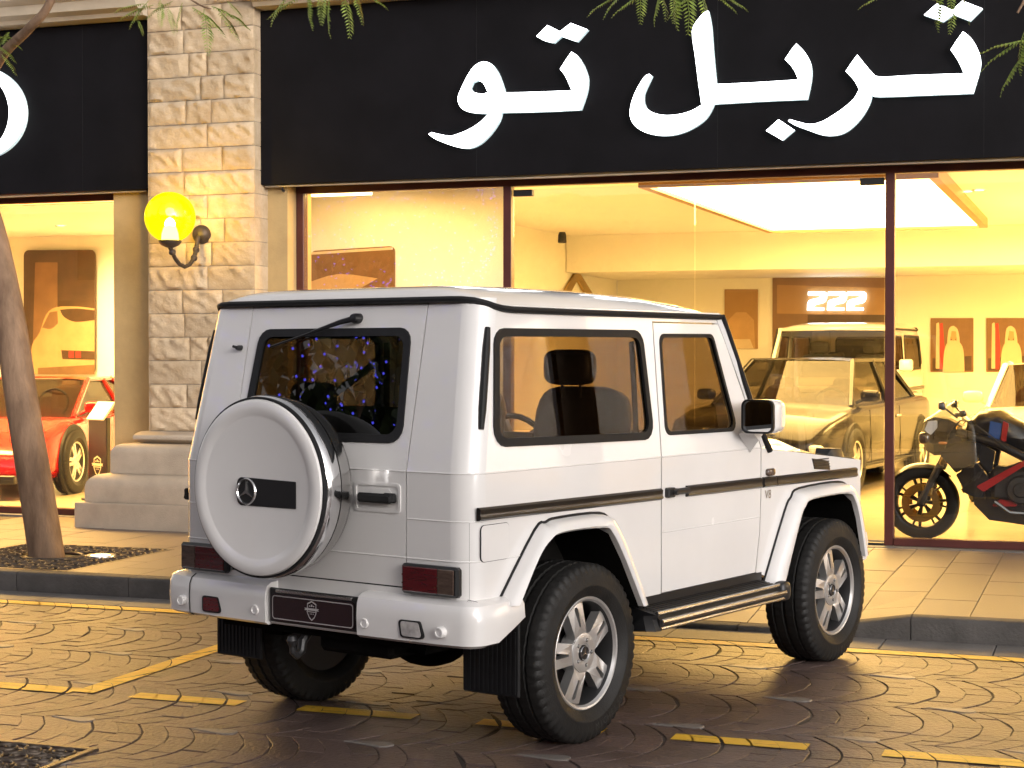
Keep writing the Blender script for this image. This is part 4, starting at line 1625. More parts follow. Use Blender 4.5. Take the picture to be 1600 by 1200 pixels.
# bonnet, grille, lamps, windscreen ------------------------------------------
def hood_z(x, y):
    zt = 1.192 - (x - 1.70) * .098
    s_ = abs(y)
    k = 1 - min(1, max(0, (s_ - .58) / .14))
    k = k * k * (3 - 2 * k)
    fr = min(1, max(0, (2.54 - x) / .30))
    return zt + .062 * k * (.12 + .88 * fr) - max(0, (s_ - .74)) * .12
hood = MB().grid(lambda u, v: (1.665 + 1.13 * u, -.815 + 1.63 * v, hood_z(1.665 + 1.13 * u, -.815 + 1.63 * v) - (.03 * max(0, u - .95) / .05 if u > .95 else 0)), 20, 44)
hood.build('bonnet', 'paint', car, 60)
def ind():
    mb = MB()
    mb.loft([[(x, -.745 - w, z0), (x, -.745 + w, z0), (x, -.745 + w * .8, z1), (x, -.745 - w * .8, z1)] for x, w, z0, z1 in ((2.46, .040, 1.09, 1.10), (2.50, .058, 1.085, 1.145), (2.62, .060, 1.07, 1.14), (2.66, .05, 1.07, 1.11))], True, True, True)
    return mb
both(ind, 'indicator', 'plastic', fix=True)
gr = MB().box(2.79, 2.815, -.36, .36, .70, 1.03, b=.01)
for k in range(6): gr.box(2.813, 2.825, -.34, .34, .725 + .05 * k, .745 + .05 * k)
gr.build('grille', 'plastic', car)
for sg in (1, -1):
    hl = MB().lathe([(0, 2.838), (.06, 2.832), (.095, 2.815), (.10, 2.79)], (0, -.56 * sg, .90), 'x', 32).build('headlamp', 'clearlens', car, 50)
    MB().lathe([(.095, 2.815), (.104, 2.826), (.112, 2.815), (.112, 2.79)], (0, -.56 * sg, .90), 'x', 32).build('headlamp_ring', 'chrome', hl, 50)
    gd = MB()
    for dy in (-.17, .17): gd.tube([(2.80, (-.60 + dy * sg) * sg if False else -(.60 * sg) + dy, .78), (2.86, -(.60 * sg) + dy, .80), (2.86, -(.60 * sg) + dy, 1.00), (2.80, -(.60 * sg) + dy, 1.05)], .010, 8)
    for zz in (.84, .90, .96): gd.tube([(2.86, -(.60 * sg) - .17, zz), (2.86, -(.60 * sg) + .17, zz)], .006, 6)
    gd.build('lamp_guard', 'chrome', car)
fb = MB().loft([[(2.78, y, .50), (2.90 - abs(y) * .06, y, .51), (2.92 - abs(y) * .06, y, .60), (2.90 - abs(y) * .06, y, .66), (2.78, y, .67)] for y in np.linspace(-.84, .84, 9)], True, True, True)
fb.build('bumper', 'paint', car, 40, fix=True)
ws = MB().grid(lambda u, v: (1.715 - .425 * u - .03 * abs(2 * v - 1) ** 2, (-.79 + .035 * u) * (1 - 2 * v), 1.235 + .615 * u), 6, 10)
ws.build('windscreen', 'clearglass', car, 60)
fr = MB()
for sg in (1, -1): fr.tube([(1.69, -.80 * sg, 1.20), (1.265, -.765 * sg, 1.845)], .028, 8)
fr.tube([(1.265, -.765, 1.84), (1.295, 0, 1.85), (1.265, .765, 1.84)], .024, 8)
fr.build('windscreen_frame', 'paint', car)

# cabin ----------------------------------------------------------------------
fl = MB().box(-.72, 1.66, -.55, .55, .71, .74)
fl.box(.56, 1.58, -.79, .79, .70, .735)
fl.box(-.72, 1.60, -.80, -.785, 1.002, 1.18); fl.box(-.72, 1.60, .785, .80, 1.002, 1.18)
fl.build('cabin_floor', 'leather', car)
hlin = MB().grid(lambda u, v: (-.58 + 1.85 * u, -.74 + 1.48 * v, 1.835), 2, 2).build('headlining', 'leather', car)
for y in (.37, -.37):
    s_ = MB()
    s_.pillow((.98, y, .93), (.27, .25, .10), .4)
    s_.pillow((.66, y, 1.20), (.085, .25, .31), .4, rx=-.22)
    seat = s_.build('front_seat', 'leather', car, 60)
    h_ = MB().pillow((.585, y, 1.60), (.055, .135, .085), .5)
    h_.tube([(.60, y - .05, 1.46), (.59, y - .05, 1.58)], .008, 6); h_.tube([(.60, y + .05, 1.46), (.59, y + .05, 1.58)], .008, 6)
    h_.build('headrest', 'leather', seat, 60)
    b_ = MB().tube([(.55, math.copysign(.735, y), 1.72), (.56, math.copysign(.745, y), 1.45), (.57, math.copysign(.76, y), 1.0)], .024, 6, flat=.15)
    b_.build('seat_belt', 'tan', car)
rs = MB()
rs.pillow((-.05, 0, .95), (.24, .60, .10), .35)
rs.pillow((-.34, 0, 1.19), (.08, .60, .24), .35, rx=-.2)
bench = rs.build('rear_bench', 'leather', car, 60)
for y in (-.36, .36): MB().pillow((-.39, y, 1.47), (.05, .12, .065), .5).build('headrest', 'leather', bench, 60)
gb = MB().tube([(-.45, .62, 1.30), (-.15, .66, 1.36), (.45, .72, 1.62)], .02, 8)
gb.build('grab_bar', 'plastic', car)
ds = MB().loft([[(1.42, y, .95), (1.40, y, 1.15), (1.46, y, 1.235), (1.68, y, 1.225), (1.68, y, .95)] for y in (-.78, .78)], True, True, True)
ds.build('dashboard', 'leather', car, 30, fix=True)
sw = MB()
th_ = np.linspace(0, 2 * math.pi, 25)[:-1]
sw.tube([(1.20 - .07 * math.sin(a), .37 + .19 * math.cos(a), 1.17 + .17 * math.sin(a)) for a in th_], .016, 8, closed=True)
sw.tube([(1.20, .19, 1.17), (1.22, .37, 1.16), (1.20, .55, 1.17)], .018, 6)
sw.tube([(1.22, .37, 1.16), (1.42, .37, 1.08)], .03, 8)
sw.build('steering_wheel', 'plastic', car)
# ------------------------------------------------------------------ globe lamps on the pilasters
M['iron'] = pbr('bronze_painted_iron', (0.045, 0.032, 0.024), 0.5, vary=0.3, vscale=25)
M['bulb'] = emis('warm_bulb', (1.0, 0.66, 0.18), 260)
m, nt, out = nmat('amber_globe_shell')
tr = nt.nodes.new('ShaderNodeBsdfTransparent'); tr.inputs[0].default_value = (1, .86, .16, 1)
emn = nt.nodes.new('ShaderNodeEmission'); emn.inputs[0].default_value = (1.0, .70, .0, 1); emn.inputs[1].default_value = 0.80
gl_ = nt.nodes.new('ShaderNodeBsdfGlossy'); gl_.inputs['Roughness'].default_value = .03
ad = nt.nodes.new('ShaderNodeMixShader'); ad.inputs[0].default_value = .55
mx = nt.nodes.new('ShaderNodeMixShader'); mx.inputs[0].default_value = .05
nt.links.new(tr.outputs[0], ad.inputs[1]); nt.links.new(emn.outputs[0], ad.inputs[2])
nt.links.new(ad.outputs[0], mx.inputs[1]); nt.links.new(gl_.outputs[0], mx.inputs[2]); nt.links.new(mx.outputs[0], out.inputs[0])
M['globe'] = m
M['globeglow'] = emis('frosted_bulb_cone', (1.0, .82, .40), 9.0)


def wall_lamp(bx, bz, label):
    r = empty('wall_lamp', (bx, YP - .03, bz))
    br = MB().lathe([(0, -.055), (.03, -.052), (.062, -.035), (.08, -.012), (.084, .03)], (0, 0, 0), 'y', 24)
    br.build('bracket', 'iron', r, 50)
    gy, gz = -.52, .075          # globe centre relative to the bracket
    arm = [(0, -.03, -.01), (0, -.06, -.06), (0, -.085, -.14), (0, -.12, -.215), (0, -.19, -.275), (0, -.28, -.300), (0, -.37, -.280), (0, -.44, -.235), (0, -.485, -.185), (0, gy, -.145), (0, gy, -.125)]
    a = MB().tube(arm, [.020, .020, .022, .019, .018, .018, .018, .018, .020, .020, .022], 10)
    for k in (2, 3, 8):
        p = Vector(arm[k])
        a.pillow(tuple(p), (.026, .034, .028), .8, 10, 8)
    a.build('arm', 'iron', r, 50)
    cp = MB().lathe([(.02, -.15), (.035, -.146), (.075, -.128), (.095, -.105), (.098, -.088), (.09, -.085), (0, -.095)], (0, gy, 0), 'z', 28)
    cp.build('cup', 'iron', r, 50)
    R = .215
    prof = [(R * math.sin(t), gz + .035 - R * math.cos(t)) for t in np.linspace(.42, math.pi, 26)]
    MB().lathe(prof, (0, gy, 0), 'z', 40).build('globe', 'globe', r, 60)
    bl = MB().pillow((0, gy, .045), (.045, .045, .06), 1.0, 14, 10)
    bl.build('bulb', 'bulb', r, 60)
    bc = MB().lathe([(.075, -.085), (.07, -.03), (.055, .02), (.03, .055), (.0, .07)], (0, gy, -.0), 'z', 20)
    bc.build('bulb_base', 'globeglow', r, 60)
    tag(r, label, 'lamp', 'globe lamps on the stone pilasters')
    return r


bp = on_y(314, 366, YP - .03)
wall_lamp(bp.x, bp.z, 'lit amber globe lamp on the stone pilaster between the two signs')
wall_lamp(3.15, bp.z, 'lit amber globe lamp on the far stone pilaster')

# ------------------------------------------------------------------ street trees
M['bark'] = pbr('grey_brown_bark', (0.12, 0.07, 0.04), 0.85, col2=(0.31, 0.20, 0.125), vscale=7, detail=8, bump=1.0, bscale=16, stretch=(1, 1, .3))
M['leaf'] = pbr('feathery_leaf', (0.12, 0.20, 0.03), 0.5, col2=(0.28, 0.32, 0.05), vscale=3, island=0.25)
M['leafd'] = pbr('dark_leaf', (0.03, 0.055, 0.012), 0.55, col2=(0.06, 0.09, 0.02), vscale=3, island=0.25)
M['grate'] = pbr('cast_iron_grate', (0.09, 0.068, 0.05), 0.42, metal=0.5, vary=0.35, vscale=12, bump=0.25, bscale=40)
M['soil'] = pbr('tree_pit_soil', (0.05, 0.04, 0.03), 0.9, vary=0.3, vscale=20, bump=0.6, bscale=40)


def frond_geo(seed, L=.36, pairs=14, pl=.13):
    """a drooping feathery leaf: stalk with paired leaflets, each cut in small blades"""
    r = random.Random(seed)
    mb = MB()
    pts = []
    for i in range(9):
        t = i / 8
        pts.append(Vector((L * t, r.uniform(-.006, .006), -.18 * L * t * t * (1.2 + r.random() * .2))))
    mb.tube(pts, [.0035 * (1 - .7 * i / 8) for i in range(9)], 4)
    for i in range(pairs):
        t = .12 + .88 * i / (pairs - 1)
        k = min(7, int(t * 8)); u = t * 8 - k
        p = pts[k].lerp(pts[k + 1], u)
        ll = pl * (math.sin(math.pi * (.18 + .74 * t)) ** .8) * r.uniform(.85, 1.1)
        for sg in (1, -1):
            d = Vector((.42 + .2 * t, sg, -.25 + r.uniform(-.15, .1))).normalized()
            n = Vector((-d.y * sg * .0, 0, 0)) + Vector((1, 0, .1))
            n = (n - d * n.dot(d)).normalized()
            ll *= .62
            w = ll * .15
            tip = p + d * ll + Vector((0, 0, -ll * .18))
            mid = p + d * (ll * .5)
            mb.add([p, mid + n * w, tip, mid - n * w], [(0, 1, 2, 3)])
    return mb


frond_me = [frond_geo(s).mesh('frond', 'leaf', 0) for s in range(4)]


def limb(mb, pts, r0, r1, n=9):
    P = [Vector(p) for p in pts]
    fine, k = [], 6
    for i in range(len(P) - 1):
        a, b, c_, d = P[max(0, i - 1)], P[i], P[i + 1], P[min(len(P) - 1, i + 2)]
        for j in range(k):
            t = j / k
            fine.append(.5 * (2 * b + (c_ - a) * t + (2 * a - 5 * b + 4 * c_ - d) * t * t + (3 * b - a - 3 * c_ + d) * t ** 3))
    fine.append(P[-1])
    m_ = len(fine)
    mb.tube(fine, [r0 + (r1 - r0) * i / (m_ - 1) for i in range(m_)], n)
    return fine


def look_dir(d, roll):
    d = Vector(d).normalized()
    q = d.to_track_quat('X', 'Z')
    return (q.to_matrix() @ Matrix.Rotation(roll, 3, 'X')).to_euler()


def street_tree(base, trunk_pts, limbs, fronds, label, crown_seed, tr_r=(.135, .10)):
    r = empty('street_tree', base)
    B = Vector(base)
    mb = MB()
    limb(mb, [Vector(p) - B for p in trunk_pts], *tr_r, n=14)
    # root flare
    t = mb.build('trunk', 'bark', r, 60)
    tips = []
    for pts, r0, r1 in limbs:
        mb = MB()
        fn = limb(mb, [Vector(p) - B for p in pts], r0, r1, 8)
        mb.build('branch', 'bark', t, 60)
        tips.append(fn)
    for (p, d, s, k) in fronds:
        o = obj_from('frond', frond_me[k % 4], r, Vector(p) - B, look_dir(d, 0))
        o.scale = (s, s, s)
    # crown above the picture: more leaves on the branches
    R = random.Random(crown_seed)
    cr = MB()
    for fn in tips:
        for q in range(6):
            p = fn[int(len(fn) * R.uniform(.35, .999))]
            if (p + B).z < 5.6: continue
            a = R.uniform(0, 6.28)
            d = Vector((math.cos(a), math.sin(a), R.uniform(-.3, .5)))
            rot = look_dir(d, R.uniform(-.4, .4)).to_matrix()
            g_ = frond_me[q % 4]
            s_ = R.uniform(1.0, 1.7)
            cr.add([rot @ (v.co * s_) + p for v in g_.vertices], [tuple(f.vertices) for f in g_.polygons])
    o = cr.build('crown', 'leaf', r, 0)
    tag(o, kind='stuff')
    tag(r, label, 'tree', 'street trees along the kerb')
    return r


def at_y(px, py, Y): return on_y(px, py, Y)


tb = on_z(74, 868, .14)
TY = tb.y
tp = [Vector((tb.x, TY, .10)), at_y(56, 760, TY), at_y(36, 640, TY), at_y(15, 500, TY + .05), at_y(-10, 380, TY + .1), at_y(-45, 250, TY + .1), at_y(-60, 60, TY), at_y(-70, -200, TY)]
lim = []
fr = []
def add_fronds(cx, cy_, Y, n, spread, sc=(.8, 1.2), dirs=(-.6, 1), seed=0, down=-.5):
    R = random.Random(seed)
    for k in range(n):
        p = at_y(cx + R.uniform(-1, 1) * spread[0], cy_ + R.uniform(-1, 1) * spread[1], Y + R.uniform(-.3, .3))
        a = R.uniform(*dirs)
        fr.append((p, (math.cos(a), math.sin(a) * .6, down + R.uniform(-.3, .3)), R.uniform(*sc), k))
# branch crossing the corner of the picture, then limbs going up and over the pavement
lim.append(([at_y(-60, 200, TY), at_y(0, 92, TY - .3), at_y(45, 45, TY - .5), at_y(80, 0, TY - .6), at_y(120, -120, TY - .7), at_y(200, -300, TY - .8)], .045, .018))
lim.append(([at_y(-70, -200, TY), at_y(60, -420, TY - .5), at_y(300, -560, TY - 1), at_y(520, -520, TY - 1.2)], .07, .015))
lim.append(([at_y(-70, -200, TY), at_y(-260, -420, TY), at_y(-420, -620, TY - .4)], .07, .015))
lim.append(([at_y(120, -120, TY - .7), at_y(230, -60, TY - .8), at_y(300, 0, TY - .8), at_y(330, 14, TY - .8)], .014, .004))
lim.append(([at_y(300, -300, TY - .8), at_y(470, -160, TY - .9), at_y(520, -40, TY - .9), at_y(545, 5, TY - .9)], .016, .004))
for (x, y, dx, dz, s) in ((240, 8, -1, -.12, .7), (300, 12, 1, -.45, .95), (318, 14, .35, -1.0, .85), (262, 10, .5, -.9, .55), (330, 10, 1, -.3, 1.0), (225, 6, -1, .0, .6), (215, 30, .6, -.8, .35), (232, 2, -.6, -.5, .6), (250, 0, .1, -1, .5), (285, 4, -.4, -.9, .55), (340, 16, .9, -.7, .8), (270, 2, -1, -.3, .6), (355, 2, .8, -.5, .5),
                          (482, -16, -.1, -1, .7), (500, -24, .2, -1, .7), (535, -14, .45, -1, .85), (548, -18, .7, -1, .7), (560, -12, 1, -.3, .7), (470, -4, -1, -.3, .7), (515, -4, -.2, -1, .7), (455, -14, -.6, -.6, .7)):
    fr.append((at_y(x, y, TY - .85), (dx, -.25 if dx > 0 else -.1, dz), s, int(x)))
for (x, y, dx, dz, s) in ((8, 62, 1, -.25, .5), (2, 85, 1, -.7, .6), (-6, 70, 1, -.45, .65), (-10, 60, .8, .1, .6), (0, 72, .4, .5, .4)):
    fr.append((at_y(x, y, TY - .4), (dx, -.2, dz), s, int(x)))
street_tree((tb.x, TY, .14), tp, lim, fr, 'leaning street tree in an ornate grate beside the stone pilaster', 5)

fr2 = fr = []
T2 = (1.55, 9.9, .14)
lim2 = []
for (x, y, Y) in ((1000, -60, 10.2), (1120, -80, 10.0), (1480, -90, 9.6), (1590, 20, 9.2), (1250, -260, 10.2)):
    e = at_y(x, y, Y)
    lim2.append(([Vector((1.5, 9.95, 3.6)), Vector((1.1, 9.8, 5.2)), (Vector((1.1, 9.8, 5.2)) + e) / 2 + Vector((0, 0, .55)), e], .06, .006))
for (x, y, Y, dx, dz, s) in ((965, -6, 10.2, -1, -.35, .6), (985, -22, 10.2, -.8, -.6, .7), (1000, -30, 10.2, .1, -1, .7), (1025, -28, 10.2, .5, -.9, .7), (1020, -16, 10.2, -1, -.35, .8), (1040, -30, 10, -.5, -1, .75), (1060, -36, 10, -.2, -1, .85), (1075, -30, 10, .1, -1, .85), (1090, -30, 10, .4, -1, .8), (1100, -16, 10, .9, -.4, .7), (1112, -12, 10, 1, -.3, .7), (1050, -22, 10, .2, -1, .6), (1085, -12, 10, -.8, -.5, .6),
                             (1400, -14, 9.6, -1, -.2, .6), (1420, -14, 9.6, 1, -.2, .5), (1468, -14, 9.6, -.2, -.9, .6), (1485, -12, 9.6, .1, -1, .6), (1500, -12, 9.6, .5, -.9, .5),
                             (1605, 60, 9.2, -1, -.4, .75), (1612, 72, 9.2, -.9, -.9, .8), (1600, 50, 9.2, -.3, -1, .6), (1618, 62, 9.2, -1, .0, .8)):
    fr.append((at_y(x, y, Y), (dx, -.2, dz), s, int(x)))
street_tree(T2, [(1.55, 9.9, .1), (1.52, 9.92, 1.6), (1.5, 9.95, 3.6), (1.2, 9.9, 5.4)], lim2, fr, 'street tree by the far pilaster whose leaves hang over the sign', 9)

# grate round the leaning tree, with the lit lamp sunk in it
gx0, gx1, gy0, gy1 = GX0 + .005, GX1 - .005, GY0 - .03, GY1 - .005


def scroll_grate(name, x0, x1, y0, y1, z, label, hole=None, step=.115):
    r = empty(name, ((x0 + x1) / 2, (y0 + y1) / 2, z))
    cx_, cy_ = (x0 + x1) / 2, (y0 + y1) / 2
    b = MB().box(x0 - cx_, x1 - cx_, y0 - cy_, y1 - cy_, -.03, -.010)
    b.build('pit_bed', 'soil', r, 0)
    f = MB()
    for a, c_, d, e in ((x0, x1, y0, y0 + .035), (x0, x1, y1 - .035, y1), (x0, x0 + .035, y0 + .035, y1 - .035), (x1 - .035, x1, y0 + .035, y1 - .035)):
        f.box(a - cx_, c_ - cx_, d - cy_, e - cy_, -.03, .004, b=.003)
    f.build('rim', 'grate', r)
    sc = MB()
    nx, ny = int((x1 - x0 - .09) / step), int((y1 - y0 - .09) / step)
    sx, sy = (x1 - x0 - .09) / nx, (y1 - y0 - .09) / ny
    for i in range(nx):
        for j in range(ny):
            ox, oy = x0 - cx_ + .045 + sx * (i + .5), y0 - cy_ + .045 + sy * (j + .5)
            if hole and math.hypot(ox - hole[0] + cx_, oy - hole[1] + cy_) < hole[2] + .04: continue
            ph = (i * 3 + j * 2) % 4 * math.pi / 2
            pts = []
            for t in np.linspace(0, 1, 15):
                a = ph + t * 4.0 * math.pi * .78
                q = sx * (.62 - .5 * t)
                pts.append((ox + q * math.cos(a), oy + q * math.sin(a), 0))
            sc.tube(pts, .0085, 5, flat=.8)
    sc.build('scrollwork', 'grate', r, 60)
    if hole:
        h = MB().tube([(hole[0] - cx_ + hole[2] * math.cos(a), hole[1] - cy_ + hole[2] * math.sin(a), 0) for a in np.linspace(0, 2 * math.pi, 25)[:-1]], .012, 6, closed=True)
        h.build('trunk_ring', 'grate', r, 60)
    tag(r, label, 'grate')
    return r


scroll_grate('tree_grate', gx0, gx1, gy0, gy1, .137, 'square cast iron scrollwork grate around the leaning tree', (tb.x + .06, TY, .21))
mc = on_z(155, 1172, 0)
scroll_grate('drain_cover', mc.x - 1.0, mc.x, mc.y - 1.0, mc.y, .006, 'square scrollwork iron cover set in the cobbled road')
up = on_z(157, 869, .14)
u = empty('ground_uplight', (up.x, up.y, .14))
MB().lathe([(.075, .006), (.10, .012), (.115, .010), (.12, -.01)], (0, 0, 0), 'z', 28).build('ring', 'steel', u, 40)
MB().lathe([(0, .008), (.075, .008)], (0, 0, 0), 'z', 28).build('lens', emis('uplight_glow', (1.0, .78, .30), 4.0), u, 0)
tag(u, 'round lit ground lamp beside the leaning tree', 'light')
# ------------------------------------------------------------------ things in the showrooms
M['darkpaint'] = pbr('black_bronze_paint', (0.006, 0.005, 0.004), 0.2, coat=0.1, spec=0.28)
M['redpaint'] = pbr('red_paint', (0.36, 0.006, 0.006), 0.2, coat=0.6)
M['creampaint'] = pbr('cream_paint', (0.72, 0.66, 0.55), 0.22, coat=0.6)
M['cabin'] = pbr('tan_cabin_trim', (0.22, 0.12, 0.06), 0.6)
M['darkglass'] = glassy('dark_show_car_glass', (0.28, 0.25, 0.20), 1.5, boost=0.55)


def interp(tbl, x):
    xs = [t[0] for t in tbl]
    return [float(np.interp(x, xs, [t[k] for t in tbl])) for k in range(1, len(tbl[0]))]


def show_car(name, label, paint, loc, fwd, tbl, gh, axles, wr, accents):
    """tbl rows: x, z bottom, z shoulder, z top, half width; gh: glasshouse; x forward, origin at ground centre"""
    root = empty(name, loc, math.atan2(fwd[1], fwd[0]))
    tag(root, label, 'car', 'cars on show')
    mb = MB()
    rings = []
    x0, x1 = tbl[0][0], tbl[-1][0]
    for x in np.linspace(x0, x1, 44):
        zb, zs, zt, w = interp(tbl, x)
        half = [(0, zb), (.75 * w, zb), (.94 * w, zb + .05), (.99 * w, zb + .25 * (zs - zb)), (w, zb + .55 * (zs - zb)), (.985 * w, zs - .06), (.95 * w, zs - .012), (.88 * w, zs + .004)] + [(q * w, zs + (zt - zs) * (1 - (q / .9) ** 2)) for q in (.75, .6, .45, .3, .15, 0)]
        full = [(x, -y, z) for y, z in half] + [(x, y, z) for y, z in half[::-1][1:-1]]
        rings.append(full)
    mb.loft(rings, True, True, True)
    body_ = mb.build('body', paint, root, 55, fix=True)
    bx0, rx0, rx1, fx1, zr, wb, wt = gh      # rear base, roof rear, roof front, windscreen base, roof height, widths
    zb_f, zb_r = interp(tbl, fx1)[1], interp(tbl, bx0)[1]
    g_ = MB()
    n = 10
    def arc(xb, zb_, w_, bow): return [(xb + bow * (1 - s * s), w_ * s, zb_) for s in np.linspace(-1, 1, n + 1)]
    ws_ = [[tuple(np.array(a) * (1 - t) + np.array(b) * t) for a, b in zip(arc(fx1, zb_f + .01, wb, .24), arc(rx1, zr - .03, wt, .16))] for t in np.linspace(0, 1, 4)]
    g_.loft(ws_, False)
    g_.build('windscreen', 'darkglass', root, 60)
    g_ = MB()
    g_.loft([[tuple(np.array(a) * (1 - t) + np.array(b) * t) for a, b in zip(arc(bx0, zb_r + .01, wb * .95, -.08), arc(rx0, zr - .03, wt, -.04))] for t in np.linspace(0, 1, 4)], False)
    g_.build('rear_screen', 'darkglass', root, 60)
    rfm = MB().grid(lambda u, v: (rx0 - .02 + (rx1 - rx0 + .05) * u, (2 * v - 1) * wt * (1.0), zr - .035 + .045 * (1 - abs(2 * v - 1) ** 3) * (.5 + .5 * math.sin(math.pi * u))), 8, 12)
    rfm.build('roof', paint, root, 60)
    for sg in (1, -1):
        zm = (zb_f + zb_r) / 2
        sgm = MB().add([(fx1 - .10, sg * wb, zb_f), (bx0 + .10, sg * wb * .97, zb_r), (rx0, sg * wt, zr - .04), (rx1, sg * wt, zr - .04)], [(0, 1, 2, 3)])
        sgm.build('side_window', 'darkglass', root, 0)
        p_ = MB()
        p_.tube([(fx1, sg * wb, zb_f), (rx1 + .02, sg * wt, zr - .03)], .032, 6)
        p_.tube([(bx0, sg * wb * .95, zb_r), (rx0 - .02, sg * wt, zr - .03)], .045, 6)
        p_.tube([(rx1, sg * wt, zr - .028), (rx0, sg * wt, zr - .028)], .028, 6)
        p_.tube([((fx1 + bx0) / 2 - .1, sg * wb, zm), ((rx0 + rx1) / 2 - .1, sg * wt, zr - .03)], .03, 6)
        p_.build('pillar', paint, root, 60)
        mr_ = MB().pillow((fx1 - .22, sg * (wb + .16), zb_f + .12), (.06, .11, .065), .6)
        mr_.tube([(fx1 - .20, sg * wb, zb_f + .04), (fx1 - .21, sg * (wb + .1), zb_f + .09)], .018, 6)
        mr_.build('mirror', paint, root, 60)
        ln = MB()
        for xs in (fx1 - .28, (fx1 + bx0) / 2 - .12):
            q_ = interp(tbl, xs)
            ln.tube([(xs - .03, sg * q_[3] * .998, q_[0] + .10), (xs, sg * (q_[3] + .001), q_[0] + .5 * (q_[1] - q_[0])), (xs, sg * q_[3] * .985, q_[1] - .05)], .004, 5)
        q_ = interp(tbl, 0)
        ln.tube([(x_, sg * (interp(tbl, x_)[3] * .995), interp(tbl, x_)[0] + .11) for x_ in np.linspace(axles[0] + .45, axles[1] - .45, 6)], .012, 6)
        ln.build('door_seam', 'trim', root, 60)
        xs = (fx1 + bx0) / 2
        q_ = interp(tbl, xs)
        MB().pillow((xs, sg * (q_[3] + .012), q_[1] - .16), (.09, .016, .016), .7).build('door_handle', 'chrome', root, 60)
        fw_ = interp(tbl, x1 - .10)
        hl_ = MB().pillow((x1 - .16, sg * fw_[3] * .80, fw_[0] + .62 * (fw_[1] - fw_[0])), (.13, .20, .055), .7)
        hl_.build('headlamp', 'clearlens', root, 60)
        for ax in axles:
            w_ = interp(tbl, ax)[3]
            d_ = MB().lathe([(0, sg * (w_ + .003)), (wr * 1.13, sg * (w_ + .003)), (wr * 1.16, sg * (w_ - .02))], (ax, 0, wr + .01), 'y', 36)
            d_.build('wheel_arch', 'trim', root, 0)
            k = wr / TR
            o = obj_from('wheel', brk_me, root, (ax, sg * (w_ - .095 * k + .03) * 1.0, wr), (0, 0, 0 if sg < 0 else math.pi))
            o.scale = (k, k * .8, k)
            obj_from('tyre', tyre_me, o); obj_from('rim', rim_me, o)
    fz = interp(tbl, x1 - .04)
    gm = MB().box(x1 - .03, x1 + .012, -.42, .42, fz[0] + .14, fz[0] + .75 * (fz[1] - fz[0]), b=.01)
    for q in range(5): gm.box(x1 + .012, x1 + .02, -.40, .40, fz[0] + .17 + q * .055, fz[0] + .185 + q * .055)
    gm.build('grille', accents, root)
    lo = MB().box(x1 - .12, x1 + .04, -fz[3] * .92, fz[3] * .92, fz[0] - .02, fz[0] + .07, b=.012)
    lo.build('front_lip', 'plastic', root)
    cb = MB()
    for y in (-.36, .36):
        cb.pillow((-.05, y, .85), (.10, .22, .30), .5)
        cb.pillow((-.10, y, 1.15), (.06, .12, .08), .6)
    cb.build('seats', 'cabin', root, 60)
    sw_ = MB().tube([(.45 - .05 * math.sin(a), .36 + .18 * math.cos(a), .95 + .16 * math.sin(a)) for a in np.linspace(0, 6.283, 19)[:-1]], .015, 6, closed=True)
    sw_.build('steering_wheel', 'plastic', root, 60)
    return root


SEDAN = [(-2.5, .42, .78, .84, .70), (-2.42, .28, .92, 1.0, .84), (-2.0, .20, .98, 1.06, .93), (-1.2, .18, .97, 1.03, .955), (0, .18, .95, 1.0, .955), (.95, .18, .94, .99, .95), (1.6, .20, .90, .96, .945), (2.2, .24, .80, .86, .90), (2.45, .30, .66, .72, .80), (2.52, .36, .60, .64, .70)]
show_car('dark_sedan', 'dark glossy sedan facing the glass door under the big ceiling panel', 'darkpaint', (-3.32, 20.0, FZ), (-.13, -.99), SEDAN, (-1.75, -1.05, .35, 1.15, 1.46, .80, .60), (-1.48, 1.50), .355, 'chrome')
show_car('cream_car', 'cream car behind the motorcycle with a tall windscreen', 'creampaint', (-.42, 19.6, FZ), (.02, -1), SEDAN, (-1.75, -.95, .45, 1.05, 1.42, .82, .66), (-1.48, 1.50), .355, 'plastic')
SPORT = [(-2.25, .40, .80, .84, .72), (-2.15, .26, .92, .96, .90), (-1.6, .16, .95, .98, .99), (-.8, .14, .88, .92, .985), (.2, .14, .82, .87, .96), (.9, .14, .80, .84, .955), (1.35, .15, .80, .80, .97), (1.9, .16, .66, .68, .94), (2.2, .18, .50, .52, .86), (2.3, .20, .42, .44, .76)]
F_ = Vector((.206, -.979, 0)).normalized()
wc = on_z(112, 771, FZ)
ctr_ = Vector((wc.x, wc.y, FZ)) + Vector((-F_.y * -1, 0, 0)) * 0
left_of = Vector((-F_.y, F_.x, 0))
ctr_ = Vector((wc.x, wc.y, FZ)) - F_ * 1.32 - left_of * .93
show_car('sports_car', 'low red sports car behind the black info stand', 'redpaint', tuple(ctr_), tuple(F_), SPORT, (-1.7, -.75, -.05, .95, 1.24, .80, .58), (-1.35, 1.32), .345, 'plastic')
c2 = copy_tree(car)
tag(c2, 'white boxy off-roader on show behind the dark sedan', 'car', 'cars on show')
c2.location = (-3.42, 24.35, FZ)
c2.rotation_euler = (0, 0, math.atan2(-1, -.07))

